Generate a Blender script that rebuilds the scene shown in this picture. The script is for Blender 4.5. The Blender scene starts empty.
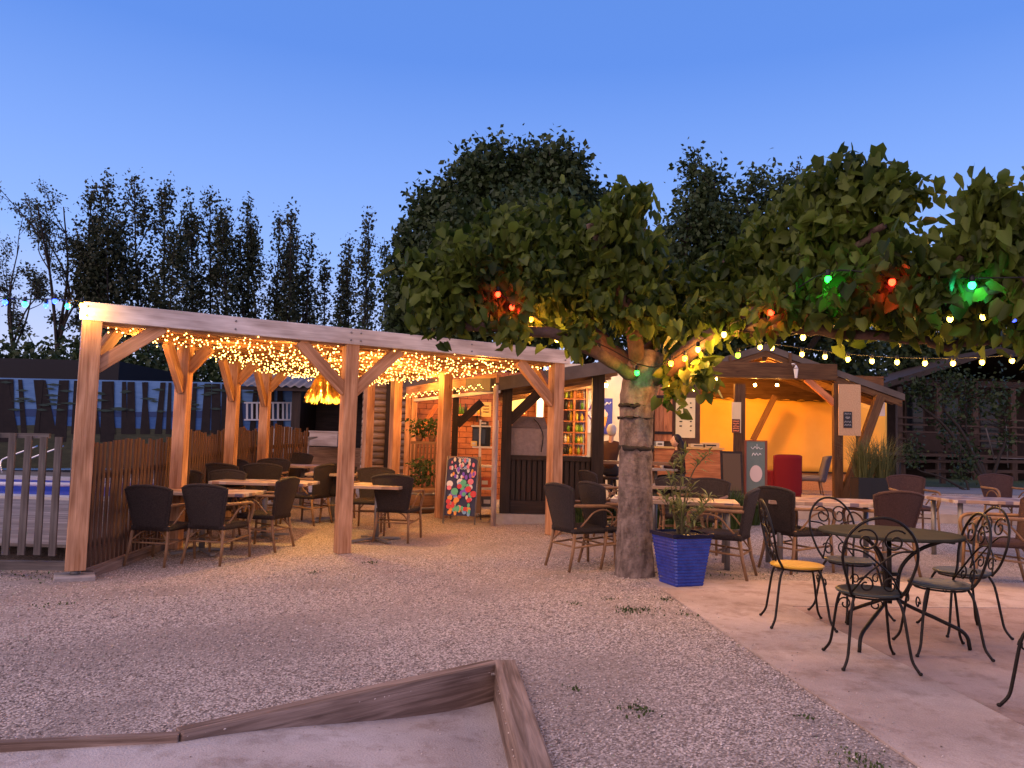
import bpy, bmesh, math, random
import numpy as np
from mathutils import Vector, Matrix
R = math.radians
PI = math.pi
rnd = random.Random(7)
nrs = np.random.RandomState(11)
sc = bpy.context.scene
C = sc.collection

# ------------------------------------------------------------------ camera
F = 769.0
PITCH, ROLL, EYE = R(4.3), 0.0275, 1.35
f_ = Vector((0, math.cos(PITCH), math.sin(PITCH)))
u0 = Vector((0, -math.sin(PITCH), math.cos(PITCH)))
r_ = math.cos(ROLL) * Vector((1, 0, 0)) + math.sin(ROLL) * u0
u_ = -math.sin(ROLL) * Vector((1, 0, 0)) + math.cos(ROLL) * u0
cam_pos = Vector((0, 0, EYE))
cd = bpy.data.cameras.new('camera'); cam = bpy.data.objects.new('camera', cd); C.objects.link(cam)
cd.sensor_width = 36; cd.lens = F / 1024 * 36; cd.clip_end = 2000; cd.clip_start = 0.05
m = Matrix((r_, u_, -f_)).transposed().to_4x4(); m.translation = cam_pos
cam.matrix_world = m
sc.camera = cam

def ray(px, py):
    return (f_ * F + r_ * (px - 512) - u_ * (py - 384)).normalized()
def at(px, py, Y):            # the point at depth Y that shows at a pixel of the photograph
    d = ray(px, py); return cam_pos + d * (Y / d.y)
def onz(px, py, z):
    d = ray(px, py); return cam_pos + d * ((z - EYE) / d.z)
def sstep(a, b, x):
    t = min(1, max(0, (x - a) / (b - a))); return t * t * (3 - 2 * t)
def G(x, y):                  # height of the ground
    g = -.14 * math.exp(-((x + 4.4) / 2.0) ** 2 - ((y - 8) / 1.8) ** 2)
    g += .07 * sstep(-1, 1.5, x)
    g += .035 * min(7.5, max(0, y - 10)) * sstep(-7.5, -5.5, x)
    g += .012 * math.sin(x * 1.7 + 1) * math.sin(y * 1.3)* (1 - sstep(.6, 1.4, x))
    return g
def gp(px, py):               # the ground point at a pixel
    z = 0
    for _ in range(30):
        p = onz(px, py, z); z = .5 * z + .5 * G(p.x, p.y)
    return p

# ------------------------------------------------------------------ materials
MATS = {}
def mat(name, col, rough=.7, metal=0, noise=None, bump=0, bscale=40, emit=None, estr=0, spec=.28, col2=None, nscale=5, mix=.5, trans=0, stretch=None, alpha=1):
    if name in MATS: return MATS[name]
    m = bpy.data.materials.new(name); m.use_nodes = True; MATS[name] = m
    nt = m.node_tree; b = nt.nodes['Principled BSDF']
    b.inputs['Roughness'].default_value = rough; b.inputs['Metallic'].default_value = metal
    b.inputs['Specular IOR Level'].default_value = spec
    b.inputs['Base Color'].default_value = (*col, 1)
    b.inputs['Transmission Weight'].default_value = trans
    if emit:
        b.inputs['Emission Color'].default_value = (*emit, 1); b.inputs['Emission Strength'].default_value = estr
    tc = nt.nodes.new('ShaderNodeTexCoord')
    if col2:
        n = nt.nodes.new('ShaderNodeTexNoise'); n.inputs['Scale'].default_value = nscale; n.inputs['Detail'].default_value = 6
        n.inputs['Roughness'].default_value = .65
        src = tc.outputs['Object']
        if stretch:
            mp = nt.nodes.new('ShaderNodeMapping'); mp.inputs['Scale'].default_value = stretch
            nt.links.new(src, mp.inputs[0]); src = mp.outputs[0]
        nt.links.new(src, n.inputs['Vector'])
        r = nt.nodes.new('ShaderNodeValToRGB')
        r.color_ramp.elements[0].position = mix - .17; r.color_ramp.elements[0].color = (*col, 1)
        r.color_ramp.elements[1].position = mix + .17; r.color_ramp.elements[1].color = (*col2, 1)
        nt.links.new(n.outputs['Fac'], r.inputs[0]); nt.links.new(r.outputs[0], b.inputs['Base Color'])
    if bump:
        n = nt.nodes.new('ShaderNodeTexNoise'); n.inputs['Scale'].default_value = bscale; n.inputs['Detail'].default_value = 4
        nt.links.new(tc.outputs['Object'], n.inputs['Vector'])
        bp = nt.nodes.new('ShaderNodeBump'); bp.inputs['Strength'].default_value = bump; bp.inputs['Distance'].default_value = .02
        nt.links.new(n.outputs['Fac'], bp.inputs['Height']); nt.links.new(bp.outputs[0], b.inputs['Normal'])
    return m

def wood(name, c1, c2, c3=None, rough=.65, knots=True, bump=.25):
    """planed or sawn timber: grain runs along u of the UVs, which are in metres"""
    if name in MATS: return MATS[name]
    m = bpy.data.materials.new(name); m.use_nodes = True; MATS[name] = m
    nt = m.node_tree; b = nt.nodes['Principled BSDF']; L = nt.links.new
    b.inputs['Roughness'].default_value = rough; b.inputs['Specular IOR Level'].default_value = .25
    uv = nt.nodes.new('ShaderNodeUVMap'); geo = nt.nodes.new('ShaderNodeNewGeometry')
    add = nt.nodes.new('ShaderNodeVectorMath'); add.operation = 'ADD'
    sep = nt.nodes.new('ShaderNodeCombineXYZ')
    mul = nt.nodes.new('ShaderNodeMath'); mul.operation = 'MULTIPLY'; mul.inputs[1].default_value = 37
    L(geo.outputs['Random Per Island'], mul.inputs[0]); L(mul.outputs[0], sep.inputs[0]); L(mul.outputs[0], sep.inputs[2])
    L(uv.outputs[0], add.inputs[0]); L(sep.outputs[0], add.inputs[1])
    mp = nt.nodes.new('ShaderNodeMapping'); mp.inputs['Scale'].default_value = (1.2, 22, 1); L(add.outputs[0], mp.inputs[0])
    n = nt.nodes.new('ShaderNodeTexNoise'); n.inputs['Scale'].default_value = 1.6; n.inputs['Detail'].default_value = 7
    n.inputs['Distortion'].default_value = .8; L(mp.outputs[0], n.inputs['Vector'])
    r = nt.nodes.new('ShaderNodeValToRGB'); e = r.color_ramp.elements
    e[0].position = .3; e[0].color = (*c1, 1); e[1].position = .68; e[1].color = (*c2, 1)
    L(n.outputs['Fac'], r.inputs[0])
    out = r.outputs[0]
    mp2 = nt.nodes.new('ShaderNodeMapping'); mp2.inputs['Scale'].default_value = (1.5, 5, 1); L(add.outputs[0], mp2.inputs[0])
    n2 = nt.nodes.new('ShaderNodeTexNoise'); n2.inputs['Scale'].default_value = 1.3; n2.inputs['Detail'].default_value = 3
    L(mp2.outputs[0], n2.inputs['Vector'])
    mx = nt.nodes.new('ShaderNodeMix'); mx.data_type = 'RGBA'; mx.blend_type = 'MULTIPLY'; mx.inputs[0].default_value = .75
    r2 = nt.nodes.new('ShaderNodeValToRGB'); r2.color_ramp.elements[0].position = .35; r2.color_ramp.elements[0].color = (.55, .5, .48, 1)
    r2.color_ramp.elements[1].position = .6; r2.color_ramp.elements[1].color = (1, 1, 1, 1)
    L(n2.outputs['Fac'], r2.inputs[0]); L(out, mx.inputs[6]); L(r2.outputs[0], mx.inputs[7]); out = mx.outputs[2]
    if knots:
        v = nt.nodes.new('ShaderNodeTexVoronoi'); v.inputs['Scale'].default_value = 1
        mp3 = nt.nodes.new('ShaderNodeMapping'); mp3.inputs['Scale'].default_value = (2.2, 7, 1); L(add.outputs[0], mp3.inputs[0]); L(mp3.outputs[0], v.inputs['Vector'])
        r3 = nt.nodes.new('ShaderNodeValToRGB'); r3.color_ramp.elements[0].position = .03; r3.color_ramp.elements[0].color = (.35, .22, .15, 1)
        r3.color_ramp.elements[1].position = .13; r3.color_ramp.elements[1].color = (1, 1, 1, 1)
        L(v.outputs['Distance'], r3.inputs[0])
        m3 = nt.nodes.new('ShaderNodeMix'); m3.data_type = 'RGBA'; m3.blend_type = 'MULTIPLY'; m3.inputs[0].default_value = .8
        L(out, m3.inputs[6]); L(r3.outputs[0], m3.inputs[7]); out = m3.outputs[2]
    # board to board change of tone
    hv = nt.nodes.new('ShaderNodeHueSaturation'); mr = nt.nodes.new('ShaderNodeMapRange'); mr.inputs[3].default_value = .75; mr.inputs[4].default_value = 1.2
    L(geo.outputs['Random Per Island'], mr.inputs[0]); L(mr.outputs[0], hv.inputs['Value']); L(out, hv.inputs['Color'])
    L(hv.outputs[0], b.inputs['Base Color'])
    bp = nt.nodes.new('ShaderNodeBump'); bp.inputs['Strength'].default_value = bump; bp.inputs['Distance'].default_value = .01
    L(n.outputs['Fac'], bp.inputs['Height']); L(bp.outputs[0], b.inputs['Normal'])
    return m

def leafmat(name, c1, c2, translucent=.35, rough=.5):
    if name in MATS: return MATS[name]
    m = bpy.data.materials.new(name); m.use_nodes = True; MATS[name] = m
    nt = m.node_tree; b = nt.nodes['Principled BSDF']; L = nt.links.new
    geo = nt.nodes.new('ShaderNodeNewGeometry'); tc = nt.nodes.new('ShaderNodeTexCoord')
    n = nt.nodes.new('ShaderNodeTexNoise'); n.inputs['Scale'].default_value = 1.6; L(tc.outputs['Object'], n.inputs['Vector'])
    ad = nt.nodes.new('ShaderNodeMath'); ad.operation = 'MULTIPLY_ADD'; ad.inputs[1].default_value = .5
    L(geo.outputs['Random Per Island'], ad.inputs[0]); 
    s = nt.nodes.new('ShaderNodeMath'); s.operation = 'SUBTRACT'; s.inputs[1].default_value = .25; L(n.outputs['Fac'], s.inputs[0]); L(s.outputs[0], ad.inputs[2])
    r = nt.nodes.new('ShaderNodeValToRGB'); r.color_ramp.elements[0].position = .2; r.color_ramp.elements[0].color = (*c1, 1)
    r.color_ramp.elements[1].position = .8; r.color_ramp.elements[1].color = (*c2, 1); L(ad.outputs[0], r.inputs[0])
    b.inputs['Roughness'].default_value = rough; b.inputs['Specular IOR Level'].default_value = .22
    L(r.outputs[0], b.inputs['Base Color'])
    t = nt.nodes.new('ShaderNodeBsdfTranslucent'); L(r.outputs[0], t.inputs[0])
    mx = nt.nodes.new('ShaderNodeMixShader'); mx.inputs[0].default_value = translucent
    L(b.outputs[0], mx.inputs[1]); L(t.outputs[0], mx.inputs[2]); L(mx.outputs[0], nt.nodes['Material Output'].inputs[0])
    return m

def glow(name, col, strength):
    if name in MATS: return MATS[name]
    m = bpy.data.materials.new(name); m.use_nodes = True; MATS[name] = m
    nt = m.node_tree; b = nt.nodes['Principled BSDF']
    b.inputs['Base Color'].default_value = (*col, 1); b.inputs['Roughness'].default_value = .3
    b.inputs['Emission Color'].default_value = (*col, 1); b.inputs['Emission Strength'].default_value = strength
    return m

# ------------------------------------------------------------------ mesh builder
def lin(a, b, t): return a + (b - a) * t
class MB:
    def __init__(s): s.v = []; s.f = []; s.uv = []; s.mi = []; s.cur = 0; s.smooth = []; s.sm = False
    def face(s, idx, uvs=None):
        s.f.append(tuple(idx)); s.uv.append(uvs or [(0, 0)] * len(idx)); s.mi.append(s.cur); s.smooth.append(s.sm)
    def beam(s, p0, p1, w, h, up=(0, 0, 1)):
        """rectangular timber from p0 to p1, w across, h along up"""
        p0 = Vector(p0); p1 = Vector(p1); d = (p1 - p0); L = d.length; d.normalize()
        up = Vector(up)
        if abs(d.dot(up)) > .97: up = Vector((0, 1, 0))
        sx = d.cross(up).normalized(); uu = sx.cross(d).normalized()
        b = len(s.v)
        for q in (p0, p1):
            for a, c in ((-1, -1), (1, -1), (1, 1), (-1, 1)):
                s.v.append(q + sx * (a * w / 2) + uu * (c * h / 2))
        acc = 0
        for i in range(4):
            j = (i + 1) % 4; ww = w if i % 2 == 0 else h
            s.face((b + i, b + j, b + 4 + j, b + 4 + i), [(0, acc), (0, acc + ww), (L, acc + ww), (L, acc)]); acc += ww
        s.face((b + 3, b + 2, b + 1, b), [(0, 0), (w, 0), (w, h), (0, h)])
        s.face((b + 4, b + 5, b + 6, b + 7), [(0, 0), (w, 0), (w, h), (0, h)])
    def box(s, c, size, rz=0):
        """c is the centre; grain runs along the longest side"""
        c = Vector(c); ax = max(range(3), key=lambda i: size[i])
        Rm = Matrix.Rotation(rz, 3, 'Z')
        e = [Rm @ Vector((1, 0, 0)), Rm @ Vector((0, 1, 0)), Vector((0, 0, 1))]
        d = e[ax] * (size[ax] / 2)
        if ax == 2: s.beam(c - d, c + d, size[0], size[1], e[1]) 
        elif ax == 0: s.beam(c - d, c + d, size[1], size[2])
        else: s.beam(c - d, c + d, size[0], size[2])
    def box2(s, lo, hi):
        lo = Vector(lo); hi = Vector(hi); s.box((lo + hi) / 2, tuple(hi - lo))
    def tube(s, pts, rad, seg=8, caps=True):
        pts = [Vector(p) for p in pts]; n = len(pts)
        if not hasattr(rad, '__len__'): rad = [rad] * n
        b = len(s.v); old = s.sm; s.sm = True
        t = (pts[1] - pts[0]).normalized(); up = Vector((0, 0, 1)) if abs(t.z) < .9 else Vector((1, 0, 0))
        nx = t.cross(up).normalized(); L = 0
        Ls = [0]
        for i in range(n):
            if 0 < i < n - 1: t2 = (pts[i + 1] - pts[i - 1])
            elif i == 0: t2 = pts[1] - pts[0]
            else: t2 = pts[-1] - pts[-2]
            t2 = t2.normalized() if t2.length > 1e-9 else t
            nx = (nx - t2 * nx.dot(t2))
            nx = nx.normalized() if nx.length > 1e-6 else t2.orthogonal().normalized()
            ny = t2.cross(nx); t = t2
            if i: L += (pts[i] - pts[i - 1]).length; Ls.append(L)
            for k in range(seg):
                a = 2 * PI * k / seg
                s.v.append(pts[i] + (nx * math.cos(a) + ny * math.sin(a)) * rad[i])
        for i in range(n - 1):
            for k in range(seg):
                k2 = (k + 1) % seg; w = 2 * PI * rad[i] / seg
                s.face((b + i * seg + k, b + i * seg + k2, b + (i + 1) * seg + k2, b + (i + 1) * seg + k),
                       [(Ls[i], k * w), (Ls[i], (k + 1) * w), (Ls[i + 1], (k + 1) * w), (Ls[i + 1], k * w)])
        if caps:
            s.face([b + k for k in range(seg)][::-1]); s.face([b + (n - 1) * seg + k for k in range(seg)])
        s.sm = old
    def lathe(s, prof, c=(0, 0, 0), seg=20, smooth=True):
        c = Vector(c); b = len(s.v); old = s.sm; s.sm = smooth; n = len(prof)
        for r, z in prof:
            for k in range(seg):
                a = 2 * PI * k / seg; s.v.append(c + Vector((r * math.cos(a), r * math.sin(a), z)))
        for i in range(n - 1):
            for k in range(seg):
                k2 = (k + 1) % seg
                s.face((b + i * seg + k, b + i * seg + k2, b + (i + 1) * seg + k2, b + (i + 1) * seg + k),
                       [(k / seg, prof[i][1]), ((k + 1) / seg, prof[i][1]), ((k + 1) / seg, prof[i + 1][1]), (k / seg, prof[i + 1][1])])
        s.face([b + k for k in range(seg)][::-1]); s.face([b + (n - 1) * seg + k for k in range(seg)])
        s.sm = old
    def ball(s, c, r, seg=10, rings=6, sq=(1, 1, 1)):
        c = Vector(c); b = len(s.v); old = s.sm; s.sm = True
        s.v.append(c + Vector((0, 0, r * sq[2])))
        for i in range(1, rings):
            a = PI * i / rings
            for k in range(seg):
                p = 2 * PI * k / seg
                s.v.append(c + Vector((r * sq[0] * math.sin(a) * math.cos(p), r * sq[1] * math.sin(a) * math.sin(p), r * sq[2] * math.cos(a))))
        s.v.append(c - Vector((0, 0, r * sq[2]))); e = len(s.v) - 1
        for k in range(seg):
            k2 = (k + 1) % seg
            s.face((b, b + 1 + k, b + 1 + k2)); s.face((e, e - seg + k2, e - seg + k))
            for i in range(rings - 2):
                s.face((b + 1 + i * seg + k, b + 1 + (i + 1) * seg + k, b + 1 + (i + 1) * seg + k2, b + 1 + i * seg + k2))
        s.sm = old
    def prism(s, poly, d):
        """flat polygon (3D points) pushed along the vector d"""
        b = len(s.v); n = len(poly); d = Vector(d)
        P = [Vector(p) for p in poly]
        x = (P[1] - P[0]).normalized(); nn = (P[1] - P[0]).cross(P[-1] - P[0]).normalized(); y = nn.cross(x)
        uv = [((p - P[0]).dot(x), (p - P[0]).dot(y)) for p in P]
        s.v += P + [p + d for p in P]
        s.face([b + i for i in range(n)][::-1], uv[::-1]); s.face([b + n + i for i in range(n)], uv)
        for i in range(n):
            j = (i + 1) % n; w = (P[j] - P[i]).length
            s.face((b + i, b + j, b + n + j, b + n + i), [(0, 0), (w, 0), (w, d.length), (0, d.length)])
    def grid(s, fn, nu, nv, thick=None, uvs=None):
        """fn(u,v) with u,v in 0..1; thick: a vector or function giving the offset of a second skin"""
        b = len(s.v); old = s.sm; s.sm = True
        P = [[Vector(fn(i / nu, j / nv)) for j in range(nv + 1)] for i in range(nu + 1)]
        def addp(Q, flip):
            b0 = len(s.v)
            for row in Q: s.v.extend(row)
            for i in range(nu):
                for j in range(nv):
                    q = [b0 + i * (nv + 1) + j, b0 + (i + 1) * (nv + 1) + j, b0 + (i + 1) * (nv + 1) + j + 1, b0 + i * (nv + 1) + j + 1]
                    uvq = [(i / nu, j / nv), ((i + 1) / nu, j / nv), ((i + 1) / nu, (j + 1) / nv), (i / nu, (j + 1) / nv)]
                    if flip: q = q[::-1]; uvq = uvq[::-1]
                    s.face(q, uvq)
            return b0
        b0 = addp(P, False)
        if thick is not None:
            Q = [[p + (Vector(thick(i / nu, j / nv)) if callable(thick) else Vector(thick)) for j, p in enumerate(row)] for i, row in enumerate(P)]
            b1 = addp(Q, True)
            rim = [(i, 0) for i in range(nu + 1)] + [(nu, j) for j in range(1, nv + 1)] + [(i, nv) for i in range(nu - 1, -1, -1)] + [(0, j) for j in range(nv - 1, 0, -1)]
            for k in range(len(rim)):
                a = rim[k]; c = rim[(k + 1) % len(rim)]
                ia = a[0] * (nv + 1) + a[1]; ic = c[0] * (nv + 1) + c[1]
                s.face((b0 + ic, b0 + ia, b1 + ia, b1 + ic))
        s.sm = old
    def build(s, name, mats, parent=None, world=True, bevel=0, label=None):
        """one mesh object; with a parent the points are given in the world unless world is False"""
        me = bpy.data.meshes.new(name)
        V = s.v
        if parent is not None and world:
            r = parent
            while r.parent: r = r.parent
            M = (Matrix.Translation(r.location) @ r.rotation_euler.to_matrix().to_4x4()).inverted()
            V = [M @ Vector(p) for p in V]
        org = Vector((0, 0, 0))
        if parent is None and V:
            lo = [min(p[i] for p in V) for i in range(3)]; hi = [max(p[i] for p in V) for i in range(3)]
            org = Vector(((lo[0] + hi[0]) / 2, (lo[1] + hi[1]) / 2, lo[2])); V = [Vector(p) - org for p in V]
        me.from_pydata([tuple(p) for p in V], [], s.f)
        uvl = me.uv_layers.new(name='UVMap')
        flat = [c for f in s.uv for q in f for c in q]
        uvl.data.foreach_set('uv', flat)
        me.polygons.foreach_set('use_smooth', s.smooth)
        if not isinstance(mats, (list, tuple)): mats = [mats]
        for q in mats: me.materials.append(q)
        if len(mats) > 1: me.polygons.foreach_set('material_index', s.mi)
        me.update()
        o = bpy.data.objects.new(name, me); C.objects.link(o)
        if parent is not None: o.parent = parent
        else: o.location = org
        if bevel:
            bv = o.modifiers.new('bevel', 'BEVEL'); bv.width = bevel; bv.segments = 2; bv.limit_method = 'ANGLE'
        if label: o['label'] = label
        return o

def tag(o, label=None, cat=None, group=None, kind=None):
    if label: o['label'] = label
    if cat: o['category'] = cat
    if group: o['group'] = group
    if kind: o['kind'] = kind
    return o
def thing(name, label, cat, loc=(0, 0, 0), rz=0, group=None):
    o = bpy.data.objects.new(name, None); C.objects.link(o); o.empty_display_size = .1
    o.location = loc; o.rotation_euler = (0, 0, rz)
    return tag(o, label, cat, group)
def dup(root, loc, rz, label, group=None):
    r = root.copy(); C.objects.link(r); r.location = loc; r.rotation_euler = (0, 0, rz); r['label'] = label
    if group: r['group'] = group
    for ch in list(root.children):
        c = ch.copy(); C.objects.link(c); c.parent = r
        for g in ch.children:
            d = g.copy(); C.objects.link(d); d.parent = c
    return r
def arc(c, r, a0, a1, n, ax, ay):
    c = Vector(c); ax = Vector(ax); ay = Vector(ay)
    return [c + ax * (r * math.cos(lin(a0, a1, i / n))) + ay * (r * math.sin(lin(a0, a1, i / n))) for i in range(n + 1)]
def smooth_path(pts, n=6):
    P = [Vector(p) for p in pts]; out = []
    Q = [P[0] * 2 - P[1]] + P + [P[-1] * 2 - P[-2]]
    for i in range(1, len(Q) - 2):
        for k in range(n):
            t = k / n; a, b, c, d = Q[i - 1], Q[i], Q[i + 1], Q[i + 2]
            out.append(.5 * ((2 * b) + (c - a) * t + (2 * a - 5 * b + 4 * c - d) * t * t + (3 * b - a - 3 * c + d) * t ** 3))
    out.append(P[-1]); return out
def scroll(c, r, turns, ax, ay, a0=0, n=26, shrink=.25):
    c = Vector(c); ax = Vector(ax); ay = Vector(ay); out = []
    for i in range(n + 1):
        t = i / n; rr = r * (1 - (1 - shrink) * t); a = a0 + turns * 2 * PI * t
        out.append(c + ax * (rr * math.cos(a)) + ay * (rr * math.sin(a)))
    return out

# many leaves as one numpy mesh
def leaves(name, cen, size, matl, parent=None, heart=False, droop=.5, seed=1, org=Vector((0, 0, 0)), outward=None):
    rs = np.random.RandomState(seed); n = len(cen); cen = np.asarray(cen, dtype=np.float64)
    d = rs.normal(size=(n, 3)); d[:, 2] -= droop * 1.5
    if outward is not None: d += outward * 1.1
    d /= np.linalg.norm(d, axis=1)[:, None] + 1e-9
    a = rs.normal(size=(n, 3)); a[:, 2] += .8 if heart else 0
    s = np.cross(d, a); s /= np.linalg.norm(s, axis=1)[:, None] + 1e-9
    nn = np.cross(s, d)
    L = (size * rs.uniform(.55, 1.4, n))[:, None]
    if heart:
        w = L * rs.uniform(.36, .46, n)[:, None]; cup = L * .18
        V = np.stack([cen, cen - d * L * .1 + s * w * .7 + nn * cup, cen + d * L * .3 + s * w + nn * cup, cen + d * L * .75 + s * w * .5 + nn * cup * .1, cen + d * L - nn * L * .16,
                      cen + d * L * .75 - s * w * .5 + nn * cup * .1, cen + d * L * .3 - s * w + nn * cup, cen - d * L * .1 - s * w * .7 + nn * cup], 1)
        k = 8; fs = np.array([[0, 1, 2, 3, 4], [0, 4, 5, 6, 7]])
    else:
        w = L * .32; V = np.stack([cen, cen + d * L * .45 + s * w + nn * w * .3, cen + d * L, cen + d * L * .45 - s * w + nn * w * .3], 1)
        k = 4; fs = np.array([[0, 1, 2, 3]])
    V = V.reshape(-1, 3) - np.array(org)[None, :]
    faces = (np.arange(n)[:, None, None] * k + fs[None]).reshape(-1)
    nf = n * len(fs); fl = fs.shape[1]
    me = bpy.data.meshes.new(name); me.vertices.add(len(V)); me.vertices.foreach_set('co', V.reshape(-1))
    me.loops.add(nf * fl); me.loops.foreach_set('vertex_index', faces.astype(np.int32))
    me.polygons.add(nf); me.polygons.foreach_set('loop_start', (np.arange(nf) * fl).astype(np.int32))
    me.update(calc_edges=True); me.validate()
    me.materials.append(matl)
    o = bpy.data.objects.new(name, me); C.objects.link(o)
    if parent is not None: o.parent = parent
    return o
# ------------------------------------------------------------------ colours
M_post = wood('new timber', (.40, .19, .09), (.70, .40, .235))
M_white = wood('weathered pale timber', (.62, .55, .52), (.82, .76, .73), knots=False, bump=.1)
M_old = wood('old grey timber', (.16, .105, .078), (.44, .315, .25), bump=1, rough=.85)
M_fence = wood('brown fence wood', (.06, .032, .022), (.16, .09, .058), knots=False, rough=.8)
M_grey = wood('grey fence wood', (.075, .068, .065), (.16, .14, .13), knots=False, rough=.85)
M_pav = wood('pavilion timber', (.075, .034, .012), (.16, .08, .03))
M_dark = wood('dark stained wood', (.016, .010, .008), (.038, .023, .017), knots=False, rough=.6)
M_mid = wood('brown beam wood', (.16, .085, .045), (.32, .18, .10))
M_log = wood('log siding', (.20, .14, .11), (.40, .29, .22), rough=.75)
M_deckw = wood('deck board', (.16, .14, .13), (.30, .27, .25), knots=False, rough=.85)
M_oran = wood('orange varnished wood', (.42, .13, .045), (.62, .24, .09), rough=.45)
M_conc = mat('concrete', (.30, .26, .24), .9, col2=(.40, .36, .33), nscale=7, bump=.3, bscale=90)
M_iron = mat('black wrought iron', (.012, .011, .011), .42, metal=.6, col2=(.03, .022, .016), nscale=30)
M_weave = mat('dark brown woven resin', (.018, .013, .013), .6, bump=.8, bscale=220, col2=(.045, .032, .030), nscale=60)
M_weave2 = mat('reddish brown woven resin', (.045, .022, .018), .6, bump=.8, bscale=220, col2=(.085, .042, .036), nscale=60)
M_cane = mat('cane coloured tube', (.27, .15, .075), .45, col2=(.15, .08, .04), nscale=9)
M_canedk = mat('brown cane leg', (.13, .075, .045), .5, col2=(.22, .13, .08), nscale=9)
M_metal = mat('grey painted metal', (.22, .21, .21), .45, metal=.5)
M_black = mat('black plastic', (.012, .012, .013), .45)
M_whitep = mat('white paint', (.72, .70, .68), .5)
M_cable = mat('black cable', (.008, .008, .008), .6)

# ------------------------------------------------------------------ sky and light
w = bpy.data.worlds.new('World'); sc.world = w; w.use_nodes = True
nt = w.node_tree; bg = nt.nodes['Background']; L = nt.links.new
sky = nt.nodes.new('ShaderNodeTexSky'); sky.sky_type = 'NISHITA'; sky.sun_disc = False
SUN_EL, SUN_ROT = R(3.0), R(250)
sky.sun_elevation = SUN_EL; sky.sun_rotation = SUN_ROT; sky.air_density = 1.3; sky.dust_density = .4; sky.ozone_density = 3.0; sky.altitude = 100
hs = nt.nodes.new('ShaderNodeMix'); hs.data_type = 'RGBA'; hs.blend_type = 'MIX'; hs.inputs[0].default_value = SKYMIX = .80
# after sundown the upper sky is an even blue that pales and turns lilac towards the horizon
tc = nt.nodes.new('ShaderNodeTexCoord'); sx = nt.nodes.new('ShaderNodeSeparateXYZ'); L(tc.outputs['Generated'], sx.inputs[0])
rp = nt.nodes.new('ShaderNodeValToRGB'); e = rp.color_ramp.elements
e[0].position = 0.0; e[0].color = (4.6, 4.5, 6.2, 1)
e[1].position = 1.0; e[1].color = (.6, 1.55, 4.3, 1)
for p, c in ((.09, (4.6, 5.2, 8.0)), (.22, (2.4, 3.9, 8.4)), (.45, (.95, 2.2, 6.5))):
    q = e.new(p); q.color = (*c, 1)
L(sx.outputs['Z'], rp.inputs[0])
L(sky.outputs[0], hs.inputs[6]); L(rp.outputs[0], hs.inputs[7])
# the afterglow low in the sky where the sun has just gone down, behind the photographer
gd = Vector((-.62, -.76, .18)).normalized(); dt = nt.nodes.new('ShaderNodeVectorMath'); dt.operation = 'DOT_PRODUCT'; dt.inputs[1].default_value = gd
L(tc.outputs['Generated'], dt.inputs[0]); gr = nt.nodes.new('ShaderNodeMapRange'); gr.interpolation_type = 'SMOOTHSTEP'; gr.inputs[1].default_value = -.1; gr.inputs[2].default_value = 1; gr.inputs[3].default_value = 0; gr.inputs[4].default_value = 1
L(dt.outputs['Value'], gr.inputs[0])
gm = nt.nodes.new('ShaderNodeMix'); gm.data_type = 'RGBA'; gm.blend_type = 'ADD'; gm.inputs[7].default_value = (9, 5.0, 3.0, 1); L(gr.outputs[0], gm.inputs[0])
L(hs.outputs[2], gm.inputs[6]); L(gm.outputs[2], bg.inputs[0])
bg.inputs[1].default_value = .11
sl = bpy.data.lights.new('sun', 'SUN'); sl.energy = .5; sl.angle = R(60); sl.color = (1, .74, .52)
so = bpy.data.objects.new('sun', sl); C.objects.link(so)
# the afterglow stands behind the photographer's left shoulder
dirv = Vector((math.sin(SUN_ROT) * math.cos(R(42)), math.cos(SUN_ROT) * math.cos(R(42)), math.sin(R(42))))
so.rotation_euler = dirv.to_track_quat('Z', 'Y').to_euler(); so.location = (-6, -8, 9)
vs = sc.view_settings; vs.view_transform = 'Standard'; vs.look = 'None'; vs.gamma = 1; vs.use_curve_mapping = False; vs.exposure = 0.55
cy = sc.cycles
cy.use_light_tree = True; cy.max_bounces = 5; cy.diffuse_bounces = 3; cy.glossy_bounces = 2; cy.transmission_bounces = 3
cy.sample_clamp_indirect = 4; cy.use_denoising = True; cy.caustics_reflective = False; cy.caustics_refractive = False

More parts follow.
